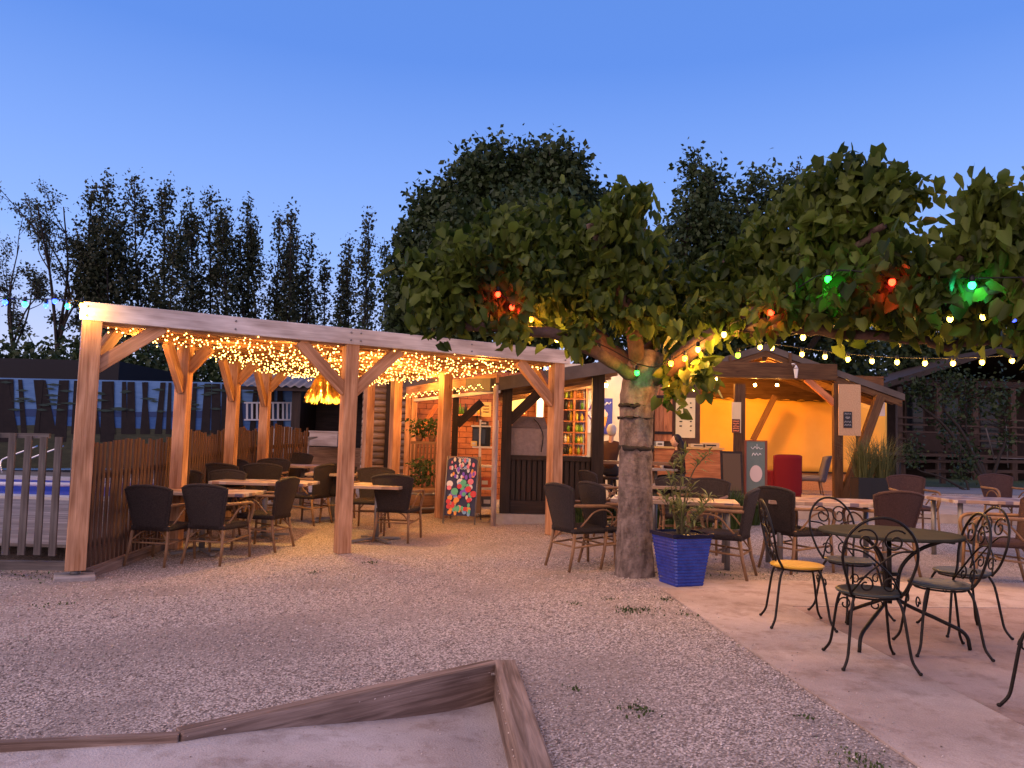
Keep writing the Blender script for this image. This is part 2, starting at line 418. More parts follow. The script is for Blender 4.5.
# ------------------------------------------------------------------ ground
def gravelmat():
    m = bpy.data.materials.new('pale crushed gravel'); m.use_nodes = True
    nt = m.node_tree; b = nt.nodes['Principled BSDF']; L = nt.links.new
    tc = nt.nodes.new('ShaderNodeTexCoord'); b.inputs['Roughness'].default_value = .9; b.inputs['Specular IOR Level'].default_value = .25
    v = nt.nodes.new('ShaderNodeTexVoronoi'); v.inputs['Scale'].default_value = 90; L(tc.outputs['Object'], v.inputs['Vector'])
    bw = nt.nodes.new('ShaderNodeRGBToBW'); L(v.outputs['Color'], bw.inputs[0])
    r = nt.nodes.new('ShaderNodeValToRGB'); e = r.color_ramp.elements
    e[0].position = .2; e[0].color = (.20, .152, .125, 1); e[1].position = .8; e[1].color = (.68, .565, .49, 1)
    q = e.new(.5); q.color = (.40, .335, .29, 1)
    L(bw.outputs[0], r.inputs[0])
    dk = nt.nodes.new('ShaderNodeValToRGB'); dk.color_ramp.elements[0].position = .45; dk.color_ramp.elements[1].position = .9
    dk.color_ramp.elements[0].color = (1, 1, 1, 1); dk.color_ramp.elements[1].color = (.34, .29, .26, 1); 
    L(v.outputs['Distance'], dk.inputs[0])
    m1 = nt.nodes.new('ShaderNodeMix'); m1.data_type = 'RGBA'; m1.blend_type = 'MULTIPLY'; m1.inputs[0].default_value = .8
    L(r.outputs[0], m1.inputs[6]); L(dk.outputs[0], m1.inputs[7])
    # bare trodden earth between the stones, in large patches
    n = nt.nodes.new('ShaderNodeTexNoise'); n.inputs['Scale'].default_value = .55; n.inputs['Detail'].default_value = 5; n.inputs['Roughness'].default_value = .6
    L(tc.outputs['Object'], n.inputs['Vector'])
    pr = nt.nodes.new('ShaderNodeValToRGB'); pr.color_ramp.elements[0].position = .48; pr.color_ramp.elements[1].position = .60; L(n.outputs['Fac'], pr.inputs[0])
    fn = nt.nodes.new('ShaderNodeTexNoise'); fn.inputs['Scale'].default_value = 45; fn.inputs['Detail'].default_value = 6; L(tc.outputs['Object'], fn.inputs['Vector'])
    er = nt.nodes.new('ShaderNodeValToRGB'); er.color_ramp.elements[0].position = .35; er.color_ramp.elements[0].color = (.17, .13, .108, 1)
    er.color_ramp.elements[1].position = .68; er.color_ramp.elements[1].color = (.40, .33, .29, 1); L(fn.outputs['Fac'], er.inputs[0])
    m2 = nt.nodes.new('ShaderNodeMix'); m2.data_type = 'RGBA'
    mm = nt.nodes.new('ShaderNodeMath'); mm.operation = 'MULTIPLY'; mm.inputs[1].default_value = .75; L(pr.outputs[0], mm.inputs[0]); L(mm.outputs[0], m2.inputs[0])
    L(m1.outputs[2], m2.inputs[6]); L(er.outputs[0], m2.inputs[7]); L(m2.outputs[2], b.inputs['Base Color'])
    bp = nt.nodes.new('ShaderNodeBump'); bp.inputs['Strength'].default_value = .9; bp.inputs['Distance'].default_value = .008; bp.invert = True
    L(v.outputs['Distance'], bp.inputs['Height'])
    bp2 = nt.nodes.new('ShaderNodeBump'); bp2.inputs['Strength'].default_value = .5; bp2.inputs['Distance'].default_value = .03
    n5 = nt.nodes.new('ShaderNodeTexNoise'); n5.inputs['Scale'].default_value = 9; n5.inputs['Detail'].default_value = 6; L(tc.outputs['Object'], n5.inputs['Vector'])
    L(n5.outputs['Fac'], bp2.inputs['Height']); L(bp2.outputs[0], bp.inputs['Normal']); L(bp.outputs[0], b.inputs['Normal'])
    return m
M_gravel = gravelmat()

def pmat(name, c1, c2):
    m = mat(name, c1, .88, col2=c2, nscale=1.5, bump=.5, bscale=90); nt = m.node_tree; b = nt.nodes['Principled BSDF']; L = nt.links.new
    src = b.inputs['Base Color'].links[0].from_socket; tc = nt.nodes.new('ShaderNodeTexCoord')
    for sc_, p0_, p1_, dk_, f_ in ((5.0, .36, .50, (.62, .55, .50), .7), (170, .38, .62, (.66, .62, .58), .6), (.7, .40, .62, (.75, .70, .68), .7)):      # stains, coarse sand in the cement, damp patches
        n = nt.nodes.new('ShaderNodeTexNoise'); n.inputs['Scale'].default_value = sc_; n.inputs['Detail'].default_value = 8; n.inputs['Roughness'].default_value = .7; L(tc.outputs['Object'], n.inputs['Vector'])
        r = nt.nodes.new('ShaderNodeValToRGB'); r.color_ramp.elements[0].position = p0_; r.color_ramp.elements[0].color = (*dk_, 1); r.color_ramp.elements[1].position = p1_; r.color_ramp.elements[1].color = (1, 1, 1, 1); L(n.outputs['Fac'], r.inputs[0])
        mx = nt.nodes.new('ShaderNodeMix'); mx.data_type = 'RGBA'; mx.blend_type = 'MULTIPLY'; mx.inputs[0].default_value = f_; L(src, mx.inputs[6]); L(r.outputs[0], mx.inputs[7]); src = mx.outputs[2]
    L(src, b.inputs['Base Color'])
    return m
PC = gp(494, 672); PL = gp(182, 738); PM = gp(0, 748); PR = gp(522, 790)
d1 = (PL - PC).normalized(); d2 = (PR - PC).normalized(); d3 = (PM - PL).normalized()
PMx = PL + d3 * 5; PRx = PC + d2 * 8
pit = [(p.x, p.y) for p in (PC, PL, PMx, Vector((PMx.x, -4, 0)), PRx)]
def inside(poly, x, y):
    c = False; n = len(poly)
    for i in range(n):
        x1, y1 = poly[i]; x2, y2 = poly[(i + 1) % n]
        if (y1 > y) != (y2 > y) and x < (x2 - x1) * (y - y1) / (y2 - y1) + x1: c = not c
    return c
def pitz(x, y):
    t = (Vector((x, y, 0)) - Vector((PL.x, PL.y, 0))).dot(-d1) / (PC - PL).length
    return G(x, y) - .015 - .15 * sstep(-.05, 1.0, t)
def seq(a, b, s): n = max(1, round((b - a) / s)); return [a + (b - a) * i / n for i in range(n)]
xs = [-400, -200, -100, -60, -35] + seq(-20, -6, .5) + seq(-6, 2.2, .06) + seq(2.2, 12, .35) + [12, 16, 24, 40, 70, 150, 400]
ys = [-30, -10, -4, -1, 1] + seq(2, 5.4, .06) + seq(5.4, 18, .3) + [18, 19, 21, 25, 30, 40, 60, 100, 200, 500]
nl = Vector((-d1.y, d1.x, 0)); nl = nl if nl.y > 0 else -nl
nr_ = Vector((-d2.y, d2.x, 0)); nr_ = nr_ if nr_.x > 0 else -nr_
nlx, nly, nrx, nry = nl.x, nl.y, nr_.x, nr_.y
g = MB(); idx = {}
g.sm = True
for i, x in enumerate(xs):
    for j, y in enumerate(ys):
        idx[i, j] = len(g.v); z = G(x, y)
        if inside(pit, x, y): z -= .0
        g.v.append(Vector((x, y, z)))
shr = [(PC - (d1 * 0) + (d1 + d2).normalized() * .09)]
for i in range(len(xs) - 1):
    for j in range(len(ys) - 1):
        cx = (xs[i] + xs[i + 1]) / 2; cy_ = (ys[j] + ys[j + 1]) / 2
        if inside(pit, cx, cy_) or inside(pit, cx - nlx * .05, cy_ - nly * .05) or inside(pit, cx - nrx * .07, cy_ - nry * .07): continue
        g.face((idx[i, j], idx[i + 1, j], idx[i + 1, j + 1], idx[i, j + 1]))
o = g.build('ground', M_gravel); tag(o, kind='structure')

def sheet(name, poly, m, dz, step=.5, zf=None, kind='structure'):
    """a sheet that follows the ground dz above it"""
    s = MB(); s.sm = True
    x0 = min(p[0] for p in poly); x1 = max(p[0] for p in poly); y0 = min(p[1] for p in poly); y1 = max(p[1] for p in poly)
    bm = bmesh.new(); f = bm.faces.new([bm.verts.new((p[0], p[1], 0)) for p in poly])
    for k in range(1, int((x1 - x0) / step)):
        bmesh.ops.bisect_plane(bm, geom=bm.verts[:] + bm.edges[:] + bm.faces[:], plane_co=(x0 + k * step, 0, 0), plane_no=(1, 0, 0))
    for k in range(1, int((y1 - y0) / step)):
        bmesh.ops.bisect_plane(bm, geom=bm.verts[:] + bm.edges[:] + bm.faces[:], plane_co=(0, y0 + k * step, 0), plane_no=(0, 1, 0))
    for v in bm.verts: v.co.z = (zf or G)(v.co.x, v.co.y) + dz
    for f in bm.faces:
        f.smooth = True
        if f.normal.z < 0: f.normal_flip()
    bm.normal_update()
    for f in bm.faces:
        if f.normal.z < 0: f.normal_flip()
    me = bpy.data.meshes.new(name); bm.to_mesh(me); bm.free(); me.materials.append(m)
    o = bpy.data.objects.new(name, me); C.objects.link(o); tag(o, kind=kind); return o

M_court = pmat('packed pale sand', (.50, .44, .41), (.66, .59, .555))
pf = [(PC.x + .1, PC.y + .1), (PL.x, PL.y), (PMx.x, PMx.y), (PMx.x, .3), (PRx.x, .3)] 
PRc = PC + d2 * ((PC.y - .3) / -d2.y)
pf = [(PC.x, PC.y), (PL.x, PL.y), (PMx.x, PMx.y), (PMx.x, .3), (PRc.x, PRc.y)]
sheet('petanque_court', pf, M_court, 0, .12, pitz)

# timbers round the court
nl = Vector((-d1.y, d1.x, 0));  nl = nl if nl.y > 0 else -nl      # away from the court
nr_ = Vector((-d2.y, d2.x, 0)); nr_ = nr_ if nr_.x > 0 else -nr_
t = MB(); a = PC + nl * .05; b = PL + nl * .05
n = 24
def tim(u, v):                                                # a long sleeper, its top level, its face running out at the far end
    pass
za = G(PC.x, PC.y)
a = a - d1 * .06; top0 = Vector((a.x, a.y, za + .045)); top1 = Vector((b.x, b.y, G(b.x, b.y) + .02))
t.beam(top0 - Vector((0, 0, .13)), top1 - Vector((0, 0, .13)), .10, .26)
o = t.build('timber_edging', M_old, bevel=.012); tag(o, 'long weathered sleeper along the far side of the sunken sandy court', 'timber edging', 'timbers edging the sunken court')
t = MB(); a = PC + nr_ * .068 - d2 * .09; b = PC + nr_ * .068 + d2 * 3.2
t.beam((a.x, a.y, za - .088), (b.x, b.y, G(b.x, b.y) - .08), .13, .27)
o = t.build('timber_edging', M_old, bevel=.012); tag(o, 'thick reddish sleeper with cracked end running towards the viewer beside the sunken court', 'timber edging', 'timbers edging the sunken court')
t = MB(); a = PL + d1 * .02 ; b = PL + d3 * 4.5
t.beam((a.x, a.y + .02, G(a.x, a.y) - .05), (b.x, b.y + .02, G(b.x, b.y) - .05), .045, .14)
o = t.build('timber_edging', M_old, bevel=.005); tag(o, 'thin flat edging board at the left of the sunken court', 'timber edging', 'timbers edging the sunken court')

# ------------------------------------------------------------------ concrete terrace on the right
SE0 = gp(647, 580); SE1 = gp(923, 768); dS = (SE1 - SE0).normalized()
SZ = .082
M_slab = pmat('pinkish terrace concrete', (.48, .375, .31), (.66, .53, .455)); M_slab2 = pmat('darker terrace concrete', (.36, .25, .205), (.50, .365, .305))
J0 = onz(792, 606, SZ); J1 = onz(1024, 726, SZ); dJ = (J1 - J0).normalized()
S0 = onz(647, 579, SZ); S1 = onz(923, 768, SZ); dS = (S1 - S0).normalized()
B1 = onz(1024, 583, SZ); dB = (B1 - S0).normalized()
t = MB()
fr = S0 + dS * 8; Jb = J0 - dJ * ((J0.y - S0.y) / dJ.y) 
Jn = J0 - dJ * 0.0
far = S0 + dB * 9
JJ1 = J0 + dJ * 8
# back strip and left strip are one pour, the inner field another with a joint between
dz = Vector((0, 0, -.14))
P = lambda p, z=SZ: Vector((p.x, p.y, z))
JB = P(S0 + dB * 1.6 + Vector((0, -.75, 0)))
t.prism([P(S0), P(S0 + dS * 8), P(J0 + dJ * 9), P(J0)], dz)
e1 = P(J0 + Vector((7, (B1.y - S0.y) / (B1.x - S0.x) * 7, 0)))
t.prism([P(S0), P(J0), e1, P(S0 + dB * 9)], dz)
bm_ = t.build('terrace_slab', M_slab); tag(bm_, kind='structure')
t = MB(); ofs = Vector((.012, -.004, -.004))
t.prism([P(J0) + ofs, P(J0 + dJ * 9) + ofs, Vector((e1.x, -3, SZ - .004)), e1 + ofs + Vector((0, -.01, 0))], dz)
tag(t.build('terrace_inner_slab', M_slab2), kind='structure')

# small tufts of grass in the gravel
M_grass = leafmat('weed green', (.03, .05, .012), (.10, .13, .04), .2)
pts = []
for px, py, r, n in ((640, 612, .1, 200), (628, 611, .06, 120), (636, 711, .06, 130), (575, 604, .05, 60), (862, 766, .08, 200), (690, 615, .05, 60), (315, 573, .04, 60), (370, 563, .05, 60), (25, 572, .25, 130), (55, 578, .2, 120), (665, 600, .05, 70), (715, 575, .2, 90), (765, 572, .3, 80), (60, 605, .1, 50), (610, 600, .04, 40), (660, 574, .1, 60), (575, 690, .03, 30), (805, 718, .03, 40)):
    p = gp(px, py)
    for _ in range(n):
        q = (p.x + rnd.gauss(0, r * .8), p.y + rnd.gauss(0, r * .9)); pts.append((q[0], q[1], G(*q) + .002))
pts = pts[::2]
o = leaves('grass', pts, .018, M_grass, droop=-1.6, seed=3); tag(o, 'small tufts of green weeds growing in the gravel', 'grass', kind='stuff')

# loose stones lying on the gravel
def pebbles():
    rs = np.random.RandomState(5); P = []
    for (xa, xb, ya, yb, n, s0) in ((-3.2, 2.6, 2.6, 5.4, 34000, .0062), (-5, 2.0, 5.4, 9.0, 15000, .0085)):
        x = rs.uniform(xa, xb, n); y = rs.uniform(ya, yb, n)
        dens = .5 + .5 * np.sin(x * 1.9 + 2 * np.sin(y * 1.1)) * np.sin(y * 1.5 + x * .6)
        keep = rs.uniform(0, 1, n) < (.25 + .75 * dens)
        for a, b in zip(x[keep], y[keep]):
            if inside(pit, a, b):
                if rs.uniform() < .03: P.append((a, b, pitz(a, b), s0 * rs.uniform(.4, 1.0)))
                continue
            # terrace
            sd = (Vector((a, b, 0)) - Vector((S0.x, S0.y, 0))).cross(Vector((dS.x, dS.y, 0))).z
            if sd < 0 and b < S0.y + .5:
                if rs.uniform() < .30 * math.exp(sd / .09): P.append((a, b, SZ + .001, s0 * rs.uniform(.5, 1.1)))
                continue
            P.append((a, b, G(a, b), s0 * rs.uniform(.5, 1.5)))
    P = np.array(P); n = len(P)
    base = np.array([(1, 0, 0), (0, 1, 0), (-1, 0, 0), (0, -1, 0), (0, 0, 1), (0, 0, -1)], float)
    V = base[None] * rs.uniform(.6, 1.2, (n, 6, 1)) ; V[:, :, 2] *= .65
    ang = rs.uniform(0, 6.28, n); c, s = np.cos(ang), np.sin(ang)
    X = V[:, :, 0] * c[:, None] - V[:, :, 1] * s[:, None]; Y = V[:, :, 0] * s[:, None] + V[:, :, 1] * c[:, None]
    V = np.stack([X, Y, V[:, :, 2] + X * .3], 2) * P[:, 3][:, None, None]; V += P[:, None, :3]; V[:, :, 2] += .002
    fs = np.array([(0, 1, 4), (1, 2, 4), (2, 3, 4), (3, 0, 4), (1, 0, 5), (2, 1, 5), (3, 2, 5), (0, 3, 5)])
    F_ = (np.arange(n)[:, None, None] * 6 + fs[None]).reshape(-1)
    me = bpy.data.meshes.new('loose_stones'); me.vertices.add(n * 6); me.vertices.foreach_set('co', V.reshape(-1))
    me.loops.add(len(F_)); me.loops.foreach_set('vertex_index', F_.astype(np.int32)); me.polygons.add(n * 8)
    me.polygons.foreach_set('loop_start', (np.arange(n * 8) * 3).astype(np.int32)); me.update(calc_edges=True)
    m = bpy.data.materials.new('loose stone'); m.use_nodes = True; nt = m.node_tree; b = nt.nodes['Principled BSDF']
    ge = nt.nodes.new('ShaderNodeNewGeometry'); r = nt.nodes.new('ShaderNodeValToRGB'); e = r.color_ramp.elements
    e[0].color = (.18, .14, .115, 1); e[1].color = (.76, .645, .565, 1); q = e.new(.55); q.color = (.40, .325, .29, 1)
    nt.links.new(ge.outputs['Random Per Island'], r.inputs[0]); nt.links.new(r.outputs[0], b.inputs['Base Color']); b.inputs['Roughness'].default_value = .9
    b.inputs['Specular IOR Level'].default_value = .2
    me.materials.append(m); o = bpy.data.objects.new('loose_stones', me); C.objects.link(o)
    tag(o, 'loose pale and mauve stones covering the gravel ground', 'gravel', kind='stuff')
pebbles()
# litter of fallen leaves
# ------------------------------------------------------------------ woven armchair (sitter looks along +Y)
def make_armchair(wm, label, dark=False):
    t = thing('armchair', label, 'armchair')
    cane = M_cane
    def seat_f(u, v):
        x = (u - .5) * .50 * (1 - .12 * v if False else 1); y = lin(-.24, .25, v)
        e = max(abs(2 * u - 1), abs(2 * v - 1)); 
        x *= 1 - .10 * (1 - v) ; z = .455 - .025 * e ** 6 - .012 * (1 - (2 * u - 1) ** 2) * (1 - (2 * v - 1) ** 2)
        return (x, y, z)
    m = MB(); m.grid(seat_f, 12, 12, thick=(0, 0, -.05)); m.build('seat', wm, t, world=False)
    def back_f(u, v):
        wd = lin(.37, .545, v) ; x = (u - .5) * wd
        ztop = .875 - .036 * (2 * u - 1) ** 2 - .010 * abs(2 * u - 1) ** 10
        z = lin(.40, ztop, v); y = lin(-.225, -.335, v) + .05 * (2 * u - 1) ** 2 * (.4 + .6 * v)
        return (x, y, z)
    m = MB(); m.grid(back_f, 12, 12, thick=(0, -.028, 0)); m.build('backrest', wm, t, world=False)
    m = MB(); rim = [Vector(back_f(0, v / 8)) + Vector((0, -.014, 0)) for v in range(9)] + [Vector(back_f(u / 12, 1)) + Vector((0, -.014, 0)) for u in range(1, 13)] + [Vector(back_f(1, v / 8)) + Vector((0, -.014, 0)) for v in range(7, -1, -1)]
    m.tube(rim, .019, 7); m.build('back_frame', wm, t, world=False)
    for s in (-1, 1):
        m = MB(); m.tube([(s * .245, .235, .43), (s * .255, .25, .2), (s * .262, .262, 0)], [.017, .0165, .015], 8); m.build('leg', M_canedk if dark else cane, t, world=False)
        m = MB(); m.tube([(s * .205, -.215, .44), (s * .22, -.25, .2), (s * .235, -.30, 0)], [.018, .017, .015], 8); m.build('leg', M_canedk if dark else cane, t, world=False)
        m = MB()
        m.tube(smooth_path([(s * .245, .235, .42), (s * .262, .265, .52), (s * .275, .262, .61), (s * .28, .20, .655), (s * .28, .05, .665), (s * .265, -.14, .665), (s * .245, -.27, .67)], 4), .0185, 8)
        m.build('arm', cane, t, world=False)
        m = MB()
        m.tube(smooth_path([(s * .245, .20, .44), (s * .262, .20, .56), (s * .27, .10, .625), (s * .268, -.03, .60), (s * .255, -.11, .52), (s * .235, -.17, .45)], 4), .010, 6)
        m.build('arm_brace', cane, t, world=False)
    m = MB()
    for s in (-1, 1):
        m.tube([(s * .25, .245, .28), (s * .225, -.25, .24)], .011, 6)
        m.tube(smooth_path([(s * .215, -.235, .27), (s * .12, -.19, .36), (0, -.18, .40)], 4), .009, 6)
    m.tube([(-.235, 0, .26), (.235, 0, .26)], .011, 6); m.tube([(-.22, -.245, .25), (.22, -.245, .25)], .010, 6)
    m.build('stretcher', M_canedk if dark else cane, t, world=False)
    return t
arm0 = make_armchair(M_weave, 'x'); arm1 = make_armchair(M_weave2, 'x')
used = set()
def armchair(px, py, deg, label, group, proto=arm0, top=.875):
    """px, py: where the middle of the top of the back shows"""
    rz = R(deg); z = G(0, 8)
    for _ in range(40):
        p = onz(px, py, z + top); loc = Vector((p.x, p.y, 0)) - Matrix.Rotation(rz, 3, 'Z') @ Vector((0, -.335, 0)); z = .6 * z + .4 * G(loc.x, loc.y)
    loc.z = z
    if proto not in used:
        used.add(proto); proto.location = loc; proto.rotation_euler = (0, 0, rz); proto['label'] = label; proto['group'] = group; return proto
    return dup(proto, loc, rz, label, group)
GP = 'woven armchairs under the pergola'; GR = 'woven armchairs on the right of the terrace'; GT = 'woven armchairs behind the tree'
armchair(147, 486, -8, 'leftmost dark woven armchair with its back to the viewer by the fence', GP)
armchair(203, 485, -12, 'dark woven armchair with its back to the viewer, second from the picket fence', GP)
armchair(291, 478, 78, 'dark woven armchair seen side on at the right end of the nearest pergola table', GP)
armchair(185, 470.5, 176, 'dark woven armchair facing the viewer behind the near pergola table by the second post', GP)
armchair(229, 470.5, 170, 'dark woven armchair behind the right half of the nearest pergola table', GP)
armchair(218, 464, 0, 'dark woven armchair with just its rounded top showing, left of the middle pergola table', GP)
armchair(236, 460, 160, 'dark woven armchair by the fence between the second and third timber posts', GP)
armchair(262, 464, 6, 'dark woven armchair at the front of the middle pergola table, back to the viewer', GP)
armchair(275, 459, 176, 'dark woven armchair standing behind the middle pergola table', GP)
armchair(266, 452.5, 20, 'small dark woven armchair by the fence under the last timber post', GP)
armchair(299, 453.5, 178, 'small dark woven armchair behind the farthest pergola table', GP)
armchair(328, 465, 70, 'cane-armed woven armchair beside the straw lamp, half hidden by the middle post', GP)
armchair(338, 464, 10, 'woven armchair whose back shows just left of the middle front post', GP)
armchair(377, 468, 174, 'woven armchair facing the viewer behind the small table right of the middle post', GP)
armchair(392, 475, -8, 'large woven armchair, back to the viewer, just right of the middle front post', GP)
armchair(556, 484, -62, 'woven armchair turned right, the one farther left of the pair beside the tree trunk', GT)
armchair(588, 482.5, -66, 'woven armchair turned to the right, nearest to the left side of the tree trunk', GT)
armchair(585, 471, -70, 'dark woven armchair behind the pair beside the tree, close to the bar panel', GT)
armchair(756, 485, 62, 'woven armchair facing left with a big looped cane arm, just right of the blue pot', GT, top=.92)
armchair(709, 479, 150, 'woven armchair partly hidden by the oleander behind the table', GT)
armchair(676, 477, 178, 'dark woven armchair behind the tree-side table, left of the oleander stems', GT)
armchair(772, 484, -66, 'dark woven armchair facing right, behind the yellow-seated iron chair', GT, top=.91)
armchair(901, 492, 8, 'reddish woven armchair with its back to the viewer between the two long terrace tables', GR, arm1)
armchair(905, 475.5, 172, 'reddish woven armchair facing the viewer behind the gap between the long tables', GR, arm1)
armchair(994, 474.5, 178, 'reddish woven armchair facing the viewer behind the far right table', GR, arm1)
armchair(1035, 497, 72, 'woven armchair cut by the right edge of the view, one cane arm showing', GR, arm1)

# ------------------------------------------------------------------ rectangular tables
def mosaic():
    m = bpy.data.materials.new('striped mosaic table top'); m.use_nodes = True
    nt = m.node_tree; b = nt.nodes['Principled BSDF']; L = nt.links.new
    tc = nt.nodes.new('ShaderNodeTexCoord'); mp = nt.nodes.new('ShaderNodeMapping'); mp.inputs['Scale'].default_value = (11, 11, 0); L(tc.outputs['Object'], mp.inputs[0])
    mp.inputs['Location'].default_value = (.33, .27, .5)
    v = nt.nodes.new('ShaderNodeTexWhiteNoise'); sn = nt.nodes.new('ShaderNodeVectorMath'); sn.operation = 'FLOOR'; L(mp.outputs[0], sn.inputs[0]); L(sn.outputs[0], v.inputs['Vector'])
    r = nt.nodes.new('ShaderNodeValToRGB'); r.color_ramp.interpolation = 'CONSTANT'; e = r.color_ramp.elements
    e[0].color = (.30, .19, .13, 1); e[1].position = .8; e[1].color = (.13, .10, .13, 1)
    for p, c in ((.2, (.42, .30, .22)), (.45, (.36, .21, .14)), (.62, (.46, .38, .33))): q = e.new(p); q.color = (*c, 1)
    L(v.outputs['Value'], r.inputs[0]); L(r.outputs[0], b.inputs['Base Color']); b.inputs['Roughness'].default_value = .35
    return m
M_mos = mosaic()
M_top = wood('pale table boards', (.36, .25, .18), (.52, .39, .30), knots=False, rough=.4)
def make_table(name, label, W, D, H=.74, tm=None, style='pedestal'):
    t = thing(name, label, 'table')
    m = MB(); m.box((0, 0, H - .02), (W, D, .04)); m.build('tabletop', tm or M_mos, t, world=False, bevel=.006)
    if style == 'pedestal':
        m = MB(); m.tube([(0, 0, .03), (0, 0, H - .04)], .036, 12); m.build('pedestal', M_metal, t, world=False)
        m = MB()
        for a in (45, 135, 225, 315):
            c, s = math.cos(R(a)), math.sin(R(a)); m.beam((c * .03, s * .03, .045), (c * .36, s * .36, .02), .06, .03)
        m.build('base', M_metal, t, world=False, bevel=.004)
    else:
        for sx in (-1, 1):
            for sy in (-1, 1):
                m = MB(); m.tube([(sx * (W / 2 - .12), sy * (D / 2 - .1), H - .04), (sx * (W / 2 - .12), sy * (D / 2 - .1), 0)], .03, 10); m.build('leg', M_metal, t, world=False)
    return t
def table_at(px, py, deg, t, z=.74):
    g_ = 0
    for _ in range(40): p = onz(px, py, g_ + z); g_ = .6 * g_ + .4 * G(p.x, p.y)
    t.location = (p.x, p.y, g_); t.rotation_euler = (0, 0, R(deg)); return t
GTb = 'mosaic-topped tables under the pergola'
t0 = make_table('dining_table', 'nearest mosaic-topped table under the pergola, by the picket fence', 1.25, .72)
table_at(205, 490.5, -3, t0); t0['group'] = GTb
p_ = t0.location
def tdup(px, py, deg, label, group, src=t0):
    q = dup(src, (0, 0, 0), 0, label, group); return table_at(px, py, deg, q)
tdup(266, 481, -2, 'middle mosaic-topped table under the pergola between two rows of armchairs', GTb)
tdup(303, 465, -3, 'farthest mosaic-topped table at the back left under the pergola', GTb)
ts = make_table('dining_table', 'small mosaic-topped table right of the middle front post', .75, .75); table_at(378, 484.5, -6, ts); ts['group'] = GTb
tl = make_table('dining_table', 'small table lit yellow under the straw lamp', .75, .75, tm=M_top); table_at(334, 472.5, 5, tl); tl['group'] = GTb
tt = make_table('dining_table', 'orange-lit long table behind the tree trunk', 1.35, .7, H=.70, style='legs'); table_at(674, 499, -12, tt, .70)
t2 = make_table('dining_table', 'small brown table behind the tree-side table, close to the planting', .8, .7, tm=M_top); table_at(655, 484, 0, t2, .75)
t3 = make_table('dining_table', 'wide lilac-edged table right of the pavilion step', 1.3, .8, style='legs'); table_at(824, 499, -7, t3, .75)
t4 = make_table('dining_table', 'large lilac-edged table cut by the right edge of the view', 1.6, .85, style='legs'); table_at(1003, 498.5, -3, t4, .75)

# ------------------------------------------------------------------ wrought iron garden set
BS = .92
def make_bistro(label, seatm):
    t = thing('garden_chair', label, 'garden chair')
    m = MB(); m.lathe([(.001, .437), (.175, .435), (.2, .44), (.208, .45), (.2, .458), (.17, .455), (.001, .452)], seg=28); m.build('seat', seatm, t, world=False)
    yb = lambda z: -.17 - (z - .45) * .22
    m = MB()
    hoop = [(-.155, yb(.45) + .03, .44)]
    hoop = smooth_path([(-.15, -.14, .44), (-.185, yb(.53), .53), (-.225, yb(.68), .68), (-.20, yb(.81), .81), (-.11, yb(.905), .905), (0, yb(.935), .935), (.11, yb(.905), .905), (.20, yb(.81), .81), (.225, yb(.68), .68), (.185, yb(.53), .53), (.15, -.14, .44)], 5)
    m.tube(hoop, .0095, 7); m.build('back_frame', M_iron, t, world=False)
    m = MB()
    ax = Vector((1, 0, 0)); az = Vector((0, -.22, 1)).normalized()
    for s in (-1, 1):
        m.tube(scroll((s * .085, yb(.79), .79), .078, 1.35, ax * s, az, PI * 1.25 - PI, 28, .22), .0065, 6)
        m.tube(scroll((s * .075, yb(.515), .515), .055, 1.2, ax * s, az, PI * .2, 24, .25), .006, 6)
        m.tube(smooth_path([(s * .15, -.145, .46), (s * .08, yb(.56), .57), (0, yb(.64), .645), (-s * .10, yb(.72), .72), (-s * .215, yb(.74), .74)], 4), .0065, 6)
    m.build('back_scroll', M_iron, t, world=False)
    for sx in (-1, 1):
        for sy in (-1, 1):
            m = MB(); m.tube(smooth_path([(sx * .13, sy * .13, .435), (sx * .155, sy * .16, .36), (sx * .18, sy * .19, .16), (sx * .195, sy * .205, .07), (sx * .225, sy * .235, .012)], 4), .0095, 7)
            m.ball((sx * .228, sy * .238, .012), .014, 8, 5, (1, 1, .8)); m.build('leg', M_iron, t, world=False)
    m = MB(); m.tube([Vector((.165 * math.cos(a * PI / 12), .165 * math.sin(a * PI / 12), .425)) for a in range(25)], .007, 6, caps=False)
    for sx in (-1, 1): m.tube(scroll((sx * .10, .185, .33), .045, 1.1, Vector((sx, 0, 0)), Vector((0, 0, 1)), 0, 20, .3), .0055, 6)
    m.build('seat_ring', M_iron, t, world=False)
    for c_ in t.children:
        for v in c_.data.vertices: v.co = (v.co.x * BS, v.co.y * BS, v.co.z * .95)
    return t
M_seatdk = mat('dark painted metal seat', (.045, .05, .045), .38, metal=.2)
M_seatyl = mat('yellow painted metal seat', (.62, .33, .03), .4)
b0 = make_bistro('black wrought iron chair in front of the round table, its back to the viewer', M_seatdk)
GB = 'wrought iron chairs round the garden table'
def bistro_at(o, px, py, deg, label=None):       # px, py: middle of the seat
    p = onz(px, py, SZ + .45); o.location = (p.x, p.y, SZ); o.rotation_euler = (0, 0, R(deg)); o['group'] = GB
    if label: o['label'] = label
    return o
bistro_at(b0, 869, 587, -8)
def bd(px, py, deg, label): return bistro_at(dup(b0, (0, 0, 0), 0, label), px, py, deg)
bd(850, 557, 195, 'black wrought iron chair behind the left half of the round table')
bd(940, 580, 82, 'black wrought iron chair right of the round table, the nearer of the two')
bd(962, 568, 88, 'black wrought iron chair right of the round table, the farther of the two')
bd(1070, 624, 20, 'black wrought iron chair cut off by the right edge of the view')
b1 = make_bistro('wrought iron chair with a yellow seat left of the round table', M_seatyl); bistro_at(b1, 797, 561.5, -98)
M_tabm = mat('olive grey metal table top', (.030, .028, .020), .8, metal=0, spec=.05, col2=(.05, .046, .032), nscale=4)
